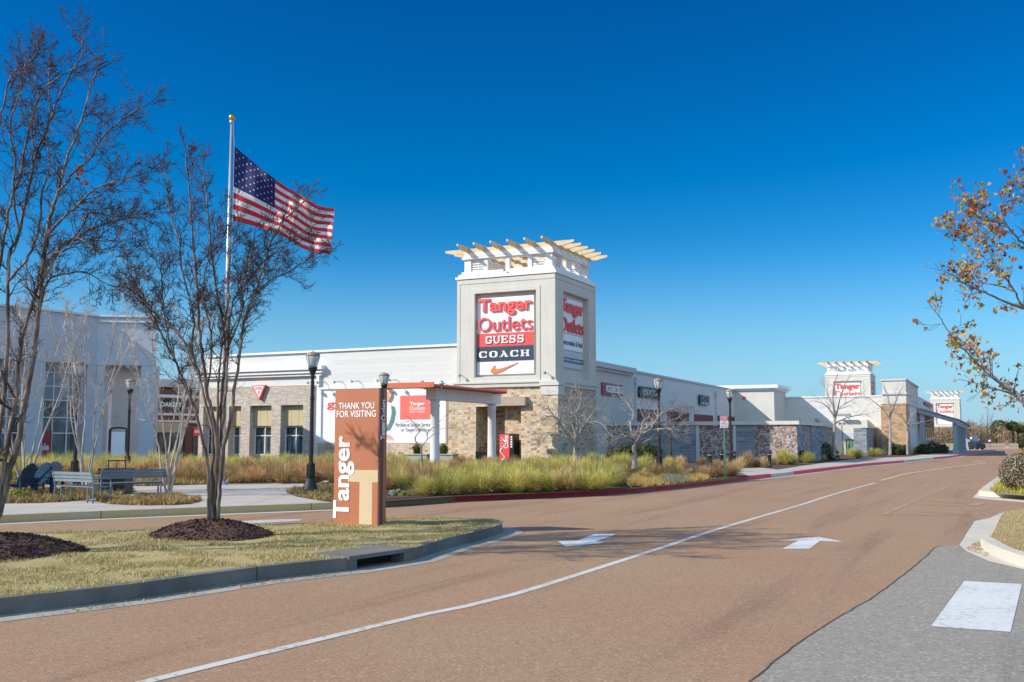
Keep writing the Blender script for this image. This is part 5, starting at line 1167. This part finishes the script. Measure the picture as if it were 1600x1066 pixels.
# ------------------------------------------------------------------ ornamental grasses
def tuft_mesh(m, seed, n=420, R=.75, H=.85, w_=.011, up=.35, core=.15):
    rr = random.Random(seed); g = MB()
    for _ in range(n):
        a = rr.uniform(0, 2*pi); dx, dy = cos(a), sin(a); b = rr.uniform(0, core); a2 = rr.uniform(0, 2*pi); bx_, by_ = b*cos(a2), b*sin(a2)
        f = rr.random()**.7; reach = R*f*rr.uniform(.7, 1.15); h = H*(1-.55*f*f)*rr.uniform(.7, 1.12); droop = rr.uniform(.0, .35)*f*H
        px, py = -dy*w_*.5*rr.uniform(.7, 1.3), dx*w_*.5
        pts = []
        for t, wd in ((0, .8), (.35, 1.), (.7, .8)):
            r_ = reach*(t**1.25); z = h*(1.25*t-.25*t*t)*(1.0) - droop*t*t*t
            pts.append(((bx_+dx*r_-px*wd, by_+dy*r_-py*wd, z), (bx_+dx*r_+px*wd, by_+dy*r_+py*wd, z)))
        tipz = h-droop; tp = (bx_+dx*reach, by_+dy*reach, tipz)
        i = len(g.v)
        for l, q in pts: g.v += [l, q]
        g.v.append(tp)
        g.f += [(i, i+1, i+3, i+2), (i+2, i+3, i+5, i+4), (i+4, i+5, i+6)]; g.m += [0]*3; g.uv += [(0, 0)]*11
    o = g.build('grass_clump', m); return o
GREEN = [tuft_mesh(GGRASS, s, 640, 1.15, .86, .013, core=.25) for s in (1, 2, 3)]
TAN = [tuft_mesh(TGRASS, s, 520, .85, .68, .013, core=.2) for s in (4, 5, 6)]
STRAWT = [tuft_mesh(YGRASS, s, 460, .62, .58, .013) for s in (7, 8)]
_used = set()
def put(kind, x, y, s_, rr, label, group, z=.16, p=None):
    if p is None: x += rr.uniform(-4, 4); y += rr.uniform(-.8, .8)
    o = rr.choice(kind); p = p or G(x, y, .15); p.z = z-.02
    if o.name not in _used: _used.add(o.name); c = o
    else: c = o.copy(); COL.objects.link(c)
    c.location = p; c.rotation_euler = (0, 0, rr.uniform(0, 6.28)); q = s_*rr.uniform(.75, 1.15); c.scale = (q, q, q*rr.uniform(.9, 1.1))
    tag(c, label, 'grass clump', group)
rr = random.Random(8)
FG = ('tall green fountain grass clump in the bed behind the red curb', 'green grass clumps behind the red curb')
MG = ('tan feathery grass clump in the bed between sign and tower', 'tan grass clumps between sign and tower')
for x, y, s_ in ((664,773.5,1.0),(690,773.5,.95),(720,771,1.0),(752,770.5,1.0),(780,769.5,1.0),(806,769,1.05),(832,768,1.05),(856,767.5,.9),(912,766,1.0),(934,764.5,1.05),(956,761.5,.9)): put(GREEN, x, y, s_*.98, rr, *FG)
for y, x0, x1, st, s_ in ((758,690,960,27,1.),(750,735,985,25,1.05),(743,800,990,22,1.),(736,835,985,21,1.),(730,850,980,20,.98)):
    x = x0
    while x < x1:
        if rr.random() < .16: put(STRAWT, x+rr.uniform(-6, 6), y+rr.uniform(-2, 2), 1.3, rr, 'straw coloured clump standing among the green grasses behind the red curb', 'straw clumps among the green grasses')
        else: put(GREEN, x+rr.uniform(-6, 6), y+rr.uniform(-2, 2), s_, rr, *FG)
        x += st
put(STRAWT, 878, 766.5, 1.1, rr, 'pale straw grass clump low in front of the green grasses', 'pale straw clumps'); put(STRAWT, 890, 767, .9, rr, 'pale straw grass clump low in front of the green grasses', 'pale straw clumps')
for y, x0, x1, st in ((764,606,660,16),(757,606,690,17),(750,606,740,16),(743,606,790,15),(737,610,830,15),(731,620,840,14),(726,640,850,14)):
    x = x0
    while x < x1:
        k = GREEN if rr.random() < .22 else TAN
        put(k, x+rr.uniform(-5, 5), y+rr.uniform(-1.5, 1.5), .95 if k is TAN else .75, rr, *(MG if k is TAN else ('green grass clump among the tan ones between sign and tower', 'green clumps among the tan grasses'))); x += st
LG = ('green grass clump at the back of the long courtyard bed', 'green grasses at the back of the courtyard bed'); LT = ('tan grass clump along the middle of the long courtyard bed', 'tan grasses of the courtyard bed')
for D_, st, k, s_, x0, x1, lab in ((44,26,GREEN,1.02,-60,640,LG),(47,26,GREEN,1.02,-50,640,LG),(51,24,GREEN,1.05,-40,680,LG),(40,23,TAN,1.15,60,600,LT),(37.5,23,TAN,1.1,70,600,LT),(35,25,TAN,.95,250,560,LT),(42,23,TAN,1.1,90,600,LT)):
    x = x0
    while x < x1:
        p = AT(x+rr.uniform(-6, 6), 700, D_+rr.uniform(-.6, .6)); p.z = .15
        put(k, 0, 0, s_, rr, *lab, p=p); x += st
for x, y in ((40,752),(60,752),(80,751),(14,752),(-10,752)): put(GREEN, x, y, 1.05, rr, 'tall green grass clump behind the blue garden chairs', 'green grasses behind the garden chairs')
for x, y in ((140,748),(165,748),(220,747),(100,749)): put(GREEN, x, y, 1., rr, 'tall green grass clump behind the benches and bin', 'green grasses behind the benches')
RT = ('dry straw clump on the mulch between golden cover and service wall', 'dry straw clumps near the service wall')
for x, y, s_ in ((1008,744,.9),(1022,745,1.),(1040,742,.9),(1050,746,.9),(1062,741,.8),(1085,745,.9),(1098,747,.8),(1112,746,.8),(1128,746,.9),(1146,745,1.),(1035,738,.9),(1060,731,1.1),(1066,730,1.1),(1098,727,.9),(1030,733,.9),(1120,735,1.),(1135,733,1.),(1150,737,.9),(1160,731,1.1),(1172,730,1.2),(1184,730,1.2),(1194,729,1.1),(1210,726,1.),(1076,744,.7)): put(STRAWT if rr.random() < .7 else TAN, x, y, s_, rr, *RT)
for x, y, s_ in ((1003,736,.9),(1012,731,.9),(993,738,1.),(1000,742,.8),(985,742,.9),(1045,731,.8)): put(GREEN, x, y, s_, rr, 'green grass clump around the trunk of the gnarled small tree', 'green clumps by the gnarled tree')
for i, (x, y, s_) in enumerate(((1228,727,1.25),(1240,726,1.),(1262,723,1.3),(1300,718,1.),(1330,715,1.1),(1365,713,1.2),(1374,712.5,1.2),(1434,709,1.1),(1445,708,1.4),(1285,720,.9),(1340,716,1.))): put(GREEN if i not in (8, 9) else STRAWT, x, y, s_, rr, 'yellow green grass clump along the far pavement before the walls', 'grass clumps along the far pavement')

# ------------------------------------------------------------------ trees
def smooth(pts, k=4):
    out = []; n = len(pts)
    for i in range(n-1):
        p0, p1, p2, p3 = pts[max(i-1,0)], pts[i], pts[i+1], pts[min(i+2,n-1)]
        for j in range(k):
            t = j/k; out.append(.5*((2*p1)+(-p0+p2)*t+(2*p0-5*p1+4*p2-p3)*t*t+(-p0+3*p1-3*p2+p3)*t**3))
    out.append(pts[-1]); return out
class Tree:
    def __init__(s, seed): s.r = random.Random(seed); s.big = MB(); s.tw = MB(); s.tips = []
    def grow(s, p, d, ln, rad, lvl, kids_, up=.25, wob=.35, ang=(25, 60), ratio=(.35, .65), first=.15, nseg=None):
        r = s.r; n = nseg or max(3, min(7, int(ln/.12)+2)); pts = [p]; dirs = [d]
        for k in range(n):
            d = (d+Vector((r.gauss(0, wob), r.gauss(0, wob), r.gauss(0, wob)))*.5+Vector((0, 0, up))*.5).normalized()
            p = p+d*(ln/n); pts.append(p); dirs.append(d)
        rads = [max(.0026, rad*(1-.8*k/n)) for k in range(n+1)]
        (s.big if rad > .016 else s.tw).tube(pts, rads, 5 if rad > .016 else 3)
        s.tips.append(pts[-1])
        if lvl > 0:
            m = kids_[0]; m = int(m*r.uniform(.75, 1.25)+.5)
            for k in range(m):
                t = first+(1-first)*(k+r.random())/m; x = t*n; i = min(int(x), n-1); q = pts[i].lerp(pts[i+1], x-i); dd = dirs[i]
                ax_ = dd.orthogonal().normalized(); ax_.rotate(__import__('mathutils').Quaternion(dd, r.uniform(0, 2*pi)))
                e = dd.copy(); e.rotate(__import__('mathutils').Quaternion(ax_, RAD(r.uniform(*ang))))
                s.grow(q, e, ln*r.uniform(*ratio)*(1-.35*t), rads[i]*r.uniform(.45, .65), lvl-1, kids_[1:], up, wob, ang, ratio, first)
    def stem(s, pts, r0, r1, start, nb, ln, kids_, lvl=2, up=.2, wob=.4, ang=(20, 60), sides=8, lumpy=.08):
        r = s.r; P = smooth(pts, 5); n = len(P)
        L_ = [0]
        for i in range(1, n): L_.append(L_[-1]+(P[i]-P[i-1]).length)
        T = L_[-1]
        P = [q+Vector((r.gauss(0, 1), r.gauss(0, 1), 0))*.006*min(1, T) for q in P]
        rad = [(r0+(r1-r0)*(l/T)**.8)*(1+r.uniform(-lumpy, lumpy)) for l in L_]
        s.big.tube(P, rad, sides)
        for k in range(nb):
            t = start+(1-start)*((k+r.random())/nb)**.9; l = t*T; i = 0
            while i < n-2 and L_[i+1] < l: i += 1
            d = (P[i+1]-P[i]).normalized(); q = P[i].lerp(P[i+1], r.random())
            ax_ = d.orthogonal().normalized(); ax_.rotate(__import__('mathutils').Quaternion(d, r.uniform(0, 2*pi)))
            e = d.copy(); e.rotate(__import__('mathutils').Quaternion(ax_, RAD(r.uniform(*ang))))
            s.grow(q, e, ln*r.uniform(.5, 1.15)*(1-.35*t), min(rad[i]*.5, .028), lvl, kids_, up, wob)
        s.grow(P[-1], (P[-1]-P[-2]).normalized(), ln*.6, r1, lvl, kids_, up, wob)
    def finish(s, name, label, base, bm, tm, cat='tree', group=None):
        t = thing(name, label, cat, tuple(base), group)
        s.big.build('trunk', bm, t, True); s.tw.build('twigs', tm, t); return t
def px_stem(D_, pts, d0=0., d1=0.):
    n = len(pts); return [AT(x, y, D_+d0+(d1-d0)*(i/(n-1))**1.3) for i, (x, y) in enumerate(pts)]
# tree in front of the flagpole
t = Tree(21); D_ = T2B.y
ST = [([(326,818),(326,775),(325,736),(320,704),(307,650),(292,608),(272,560),(256,529),(240,497),(222,462),(205,432)],-.1,-.7,.036,.012),
 ([(329,818),(331,740),(333,678),(320,627),(307,573),(285,529),(262,505),(235,485),(210,462),(192,440)],-.05,.8,.04,.012),
 ([(335,818),(337,755),(339,691),(330,640),(323,611),(317,557),(312,519),(310,480),(308,445),(302,383),(298,327),(294,284),(291,240)],.05,-.5,.05,.010),
 ([(337,818),(342,750),(345,690),(346,627),(350,575),(352,548),(347,500),(338,450),(331,400),(326,340),(322,300),(316,262)],.1,.9,.042,.010),
 ([(338,818),(344,760),(349,704),(358,665),(363,637),(373,564),(381,506),(397,462),(408,431),(416,403),(425,375),(444,345),(472,318)],.0,-.4,.045,.010),
 ([(345,690),(350,640),(354,600),(356,548),(359,500),(366,467),(385,442),(402,420),(425,398),(455,375),(490,352)],.1,.7,.03,.009),
 ([(339,691),(341,620),(344,570),(349,520),(357,470),(356,430),(362,390),(372,350)],.05,.3,.028,.009),
 ([(307,573),(300,540),(304,500),(292,450),(284,420),(280,380),(266,330),(262,300),(252,265)],-.4,-.9,.022,.008),
 ([(272,560),(262,520),(255,470),(252,430),(240,400),(228,370)],-.5,-1.,.018,.007),
 ([(354,548),(380,480),(372,440),(392,400),(398,360)],.2,-.8,.02,.008),
 ([(381,506),(392,470),(420,440),(450,425),(480,405),(500,395)],-.1,.4,.02,.007),
 ([(323,611),(330,560),(328,510),(318,470),(322,420),(340,380),(345,330)],.1,.8,.022,.008)]
for pts, a, b, r0, r1 in ST:
    t.stem(px_stem(D_, pts, a, b), r0*.86, r1*.9, .45 if len(pts) > 9 else .2, 28 if len(pts) > 9 else 23, .60, (8, 6), 2, .16, .38)
t.finish('crepe_myrtle', 'bare multi stemmed tree on a mulch mound in front of the flagpole', T2B, BARK, TWIG)
# big tree at left edge
t = Tree(33); D_ = T1B.y
ST = [([(-14,845),(-6,815),(3,785),(14,735),(26,700),(37,637),(51,570),(59,499),(66,440),(71,377),(81,332),(97,280),(103,250),(127,190),(142,137),(152,110)],0,-.5,.062,.012),
 ([(-16,845),(-12,800),(-6,740),(0,668),(8,597),(12,499),(12,440),(15,396),(30,366),(41,310),(56,242),(71,209),(86,167),(105,126),(127,89),(133,74),(118,52)],.1,.6,.05,.010),
 ([(-12,830),(0,760),(14,676),(24,629),(30,558),(43,499),(62,440),(66,410),(75,380)],-.1,-.2,.045,.02),
 ([(-20,845),(-30,700),(-24,560),(-12,470),(0,411),(8,359),(19,310),(34,265),(41,220),(56,164),(75,134),(105,113),(122,104)],.2,.3,.045,.010),
 ([(-22,845),(-45,700),(-50,500),(-35,350),(-15,250),(0,190),(13,130),(26,109),(47,96)],.1,.8,.045,.011),
 ([(66,440),(97,384),(112,374),(130,350),(142,332),(176,338),(210,336),(238,328)],-.25,.5,.026,.008),
 ([(97,384),(112,378),(140,360),(162,351),(202,340)],-.25,.9,.018,.007),
 ([(73,368),(98,342),(124,317),(150,295),(180,284),(214,274)],-.26,-1.1,.022,.007),
 ([(92,300),(105,285),(112,272),(139,250),(157,220),(187,190),(229,162)],-.4,.3,.022,.007),
 ([(62,440),(80,400),(105,390),(120,372),(150,390),(180,400),(205,420)],-.2,-.9,.02,.006),
 ([(12,440),(30,420),(45,400),(62,350),(66,300),(78,260),(72,210),(78,170),(76,95)],.1,.4,.022,.008),
 ([(59,499),(75,440),(95,430),(130,425),(160,440),(185,452)],-.1,.7,.018,.006),
 ([(30,366),(20,300),(25,250),(15,200),(30,150),(40,100)],.2,-.6,.02,.008),
 ([(56,242),(50,200),(60,150),(50,100),(58,70)],.4,1.,.015,.006),
 ([(8,597),(-20,520),(-40,420),(-30,300),(-40,200)],.1,1.,.03,.01)]
for pts, a, b, r0, r1 in ST:
    t.stem(px_stem(D_, pts, a, b), r0*.86, r1*.9, .42 if len(pts) > 9 else .2, 23 if len(pts) > 9 else 18, .62, (8, 5), 2, .16, .38)
r = t.finish('crepe_myrtle', 'tall bare multi stemmed tree cut by the left edge of the photo', T1B, BARK, TWIG)
g = MB(); rr = random.Random(3)
for x, y in ((123,268),(127,272),(122,277),(129,266),(125,262),(131,284),(134,287)):
    c = AT(x, y, D_-.2); leafball(g, c, .035, 5, .035, rr)
g.build('dead_leaves', REDL, r)
def upright(name, label, base, H_, spread, nst, seed, bm, tm, r0=.03, ln=.7, kids_=(5, 3), start=.35, bend=.3, nb=9, lvl=2, up=.25):
    t = Tree(seed); rr = t.r
    for k in range(nst):
        a = 2*pi*k/nst+rr.uniform(-.4, .4); s_ = spread*rr.uniform(.5, 1.1); h = H_*rr.uniform(.8, 1.)
        pts = [Vector(base)+Vector((cos(a)*.04, sin(a)*.04, -.03))]
        for q in (.15, .35, .55, .78, 1.):
            pts.append(Vector(base)+Vector((cos(a)*s_*q**1.1+rr.gauss(0, .05), sin(a)*s_*q**1.1+rr.gauss(0, .05), h*q)))
        t.stem(pts, r0*rr.uniform(.75, 1.1), .009, start, nb, ln, kids_, lvl, up, .4)
    return t.finish(name, label, base, bm, tm)
for i, (x, y, H_, sp, ns, lab) in enumerate(((264,775,5.1,1.35,6,'pale multi stemmed bare tree right of the benches on a brown oval'),(131,768,5.8,1.5,7,'pale multi stemmed bare tree behind the benches and lamp post'),(36,772,5.6,1.5,6,'pale multi stemmed bare tree beside the blue garden chairs'),(-30,775,5.5,1.5,5,'pale bare tree mostly beyond the left edge'))):
    upright('crepe_myrtle', lab, G(x, y, .15), H_, sp, ns, 60+i, BARKP, TWIGP, .034, .8, (7, 5), .35, nb=14)
# small trees by the tower
def traced(name, label, x, y, D_, stems, seed, bm, tm, ln, nb, kids_=(5, 3), r0=.05, up=.05, lvl=2, group=None):
    t = Tree(seed); b = AT(x, y, D_)
    for pts, a, c, q0, q1 in stems: t.stem(px_stem(D_, pts, a, c), q0, q1, .25, nb, ln, kids_, lvl, up, .45)
    return t.finish(name, label, b, bm, tm)
traced('young_tree', 'slim young bare tree in front of the billboard and canopy', 659, 742, 40, [([(659,742),(659,720),(658,706),(658,700),(650,690),(649,683),(656,674),(652,668),(642,655)],0,-.4,.055,.012),([(658,702),(660,696),(667,688),(668,678),(674,670),(680,666),(695,650)],0,.4,.03,.008),([(667,688),(676,680),(690,670),(712,668),(724,668)],0,-.5,.02,.006),([(668,678),(662,670),(655,665),(642,658),(628,661)],0,.5,.02,.006)], 71, BARKG, TWIGG, .5, 5, (2, 2))
traced('small_tree', 'spreading bare ornamental tree before the stone corner of the tower', 900, 722, 42, [([(900,724),(899,705),(898,694),(890,685),(880,672),(872,655),(860,650),(848,655)],0,-.6,.11,.02),([(899,694),(895,680),(885,668),(870,655),(858,640),(855,625)],0,.7,.07,.015),([(899,694),(898,675),(895,655),(905,635),(908,620)],0,.3,.07,.015),([(899,694),(905,680),(912,665),(925,660),(940,662),(950,675)],0,-.8,.07,.015),([(899,694),(908,675),(920,655),(930,640)],0,.9,.06,.015),([(899,694),(902,670),(900,650),(890,630),(893,612)],0,-.5,.06,.015),([(890,685),(878,680),(862,675),(845,680)],0,.5,.04,.012)], 72, BARKG, TWIGG, 1.05, 10, (7, 4), up=.0)
traced('small_tree', 'gnarled bare tree with grey twisting branches beside the shaded lamp post', 991, 731, 40, [([(991,733),(992,710),(990,700),(992,692),(985,682),(975,675),(960,668)],0,-.6,.12,.02),([(990,700),(996,688),(1003,678),(1015,665),(1035,660),(1055,655)],0,.5,.08,.02),([(992,694),(1000,680),(1005,660),(1015,650),(1012,635)],0,-.7,.06,.015),([(990,697),(988,680),(985,665),(990,650),(985,635),(970,620)],0,.6,.06,.015),([(1003,678),(1020,672),(1040,670),(1062,672)],0,-.6,.05,.012),([(1000,680),(1015,672),(1030,650),(1050,640),(1070,635)],0,.8,.05,.012),([(985,682),(970,685),(955,690)],0,-.4,.04,.012)], 73, BARKG, TWIGG, 1.0, 10, (7, 4), up=.0)
traced('small_tree', 'dark slender tree in the shade right of the gnarled tree', 1048, 716, 58, [([(1048,718),(1048,690),(1048,675),(1046,665),(1042,655),(1038,645)],0,0,.08,.02),([(1048,675),(1056,664),(1064,655),(1070,648)],0,0,.05,.02),([(1048,675),(1050,660),(1054,648),(1052,638)],0,0,.05,.02)], 74, TWIG, TWIG, 1.5, 8, (5, 3), up=.05)
traced('slim_tree', 'tall slim bare tree before the middle tower and service door', 1303, 714, 74, [([(1303,716),(1303,690),(1304,668),(1305,655),(1303,640),(1301,620),(1303,600),(1308,588)],0,0,.14,.03),([(1305,655),(1309,640),(1312,625),(1318,605),(1322,595)],0,.6,.07,.02),([(1305,655),(1300,645),(1288,632),(1275,627)],0,-.6,.05,.02),([(1305,662),(1318,655),(1335,650),(1352,648)],0,.6,.05,.02),([(1303,640),(1296,622),(1290,608),(1288,600)],0,1,.05,.02),([(1309,640),(1322,630),(1338,622)],0,-1,.04,.02)], 75, BARKG, TWIGG, 1.7, 7, (4, 3), up=.1)
traced('slim_tree', 'tall slim bare tree before the orange stone pier', 1391, 711, 88, [([(1391,712),(1391,685),(1391,660),(1390,640),(1388,625),(1384,612)],0,0,.16,.03),([(1391,650),(1397,635),(1402,622),(1408,610)],0,.6,.08,.02),([(1391,655),(1380,640),(1368,630),(1358,622)],0,-.6,.06,.02)], 76, BARKG, TWIGG, 2.0, 7, (4, 3), up=.1)
traced('slim_tree', 'thin bare tree with arching branches beside the covered walkway', 1418, 708, 90, [([(1418,711),(1418,690),(1420,672),(1428,664),(1440,660),(1455,657)],0,0,.13,.02),([(1418,690),(1417,668),(1424,650),(1432,640)],0,.5,.06,.02),([(1420,672),(1412,655),(1405,645)],0,-.5,.06,.02)], 77, BARKG, TWIGG, 1.6, 6, (4, 3), up=.0)
# ------------------------------------------------------------------ autumn tree, trunk just beyond the right edge
t = Tree(91); D_ = 13.
AST = [([(1720,830),(1715,700),(1700,600),(1690,540),(1680,480),(1665,420)],0,0,.10,.02),
 ([(1715,700),(1660,670),(1620,650),(1600,632),(1570,605),(1545,585),(1520,560),(1500,540),(1480,515),(1466,492)],0,-.5,.028,.005),
 ([(1600,632),(1590,615),(1560,595),(1535,570),(1520,545),(1508,535)],-.2,.4,.02,.005),
 ([(1700,640),(1640,625),(1600,618),(1570,612),(1545,605),(1530,600)],.2,.6,.03,.005),
 ([(1700,600),(1650,530),(1600,480),(1585,455),(1568,432),(1550,415),(1535,400),(1524,385),(1522,355)],0,.3,.03,.005),
 ([(1600,482),(1570,472),(1545,460),(1520,450),(1500,440),(1490,430)],0,-.6,.02,.005),
 ([(1585,455),(1555,445),(1520,440),(1500,432)],0,.5,.014,.005),
 ([(1680,480),(1640,420),(1610,390),(1590,372),(1572,350),(1568,330),(1570,300)],0,-.4,.03,.006),
 ([(1665,420),(1630,360),(1605,320),(1595,290),(1590,270)],0,.5,.02,.005),
 ([(1535,400),(1515,390),(1500,375),(1492,355)],.2,.6,.014,.004),
 ([(1572,350),(1550,345),(1530,340),(1515,325)],-.3,-.7,.014,.004),
 ([(1610,390),(1585,385),(1560,380),(1545,370)],0,.9,.016,.004)]
for pts, a, b, r0, r1 in AST: t.stem(px_stem(D_, pts, a, b), r0, r1, .45, 12, .45, (4,), 1, .1, .35, (30, 70))
r = t.finish('autumn_tree', 'autumn tree with sparse orange and yellow leaves at the right edge', AT(1720, 840, D_), bark('grey_brown_bark', [(.09,.075,.065), (.17,.14,.12), (.26,.22,.19)], 7, .3), TWIG)
g = MB(); rr = random.Random(5)
def leaf(g, p, s_, rr):
    n = Vector((rr.gauss(0, 1), rr.gauss(0, 1), rr.gauss(0, .8))).normalized(); a = n.orthogonal().normalized(); b = n.cross(a); th = rr.uniform(0, 6.28)
    a, b = a*cos(th)+b*sin(th), b*cos(th)-a*sin(th); i = len(g.v)
    R = (1, .42, .8, .40, .62, .3, .25, .3, .62, .40, .8, .42)
    g.v.append(tuple(p+n*s_*.15*rr.uniform(-1, 1)))
    for k, q in enumerate(R): ang = 2*pi*k/12; v = p+a*cos(ang)*q*s_+b*sin(ang)*q*s_+n*(s_*rr.uniform(-.28, .12)); g.v.append(tuple(v))
    for k in range(12): g.f.append((i, i+1+k, i+1+(k+1) % 12)); g.m.append(0); g.uv += [(0, 0)]*3
pxy = lambda p: (800+FPX*(p.x)/(p.y*cos(TH)+(p.z-CH)*sin(TH)))
for tp in t.tips:
    k = rr.choice((1, 1, 2, 2, 3, 5))
    if rr.random() < .38: continue
    for _ in range(k): leaf(g, tp+Vector((rr.gauss(0, .05), rr.gauss(0, .06), rr.gauss(0, .05))), rr.uniform(.035, .068), rr)
g.build('leaves', AUTL, r)
# ------------------------------------------------------------------ distant wood
rr = random.Random(77); g = MB(); g2 = MB(); g3 = MB(); WD = 560.
x = 1400
while x < 1760:
    D_ = WD+rr.uniform(-30, 60); edge_ = 1; htop = 668-10*noise.noise(Vector((x*.05, 0, 3)))+rr.uniform(-4, 5)-(3 if x > 1560 else 0)
    for yy in (htop+4, htop+12, htop+19):
        c = AT(x+rr.uniform(-3, 3), yy, D_); leafball(g, c, rr.uniform(2.8, 4.5), 190, .36, rr, 1.0)
    b = AT(x, 690, D_); g2.tube([Vector((b.x, b.y, 0)), Vector((b.x+rr.uniform(-1,1), b.y, c.z+6)), AT(x+rr.uniform(-2, 2), htop-rr.uniform(-2, 6), D_)], [.35, .25, .06], 4)
    for _ in range(5): q = AT(x+rr.uniform(-4, 4), htop+rr.uniform(-3, 3), D_); g2.tube([Vector((b.x, b.y, q.z-4)), q], [.16, .05], 3)
    x += 3.0
o = g.build('distant_wood', WOODL); tag(o, 'russet and brown far off wood across the dry field', 'wood', None, 'stuff')
tag(g2.build('bare_trunks', TWIGG), 'bare trunks and twigs rising through the far off wood', 'wood', None, 'stuff')
for i, (x, y, R) in enumerate(((1556,663,4.2),(1582,663,3.6),(1590,668,3.),(1512,668,3.4))):
    g = MB(); c = AT(x, y, 540); 
    for k in range(5): leafball(g, c+Vector((rr.uniform(-1,1)*R*.6, rr.uniform(-1,1)*R*.4, rr.uniform(-.6,.3)*R)), R*.7, 150, .6, rr, .8)
    t = thing('evergreen_tree', ['rounded dark evergreen standing in the far wood, largest of these','dark evergreen right of the largest one in the far wood','low evergreen at the right edge of the far wood','dark evergreen just right of the distant tower'][i], 'tree', (c.x, c.y, 0)); g.build('crown', EVERG, t)
    g = MB(); g.bar((c.x, c.y, 0), (c.x, c.y, c.z), .4); g.build('trunk', TWIG, t)
for i, (x, y0) in enumerate(((1543, 641), (1549, 648), (1533, 650))):
    t = Tree(200+i); b = AT(x, 691, 520); b.z = 0
    t.stem([b, AT(x, 675, 520), AT(x-.5, 660, 520), AT(x+.5, y0+6, 520)], .26, .08, .25, 22, 5., (7, 3), 2, .3, .3)
    t.finish('bare_tree', ['tallest bare tree standing above the far wood','bare tree just right of the tallest one in the wood','bare tree left of the tallest one in the wood'][i], b, TWIG, TWIGG)
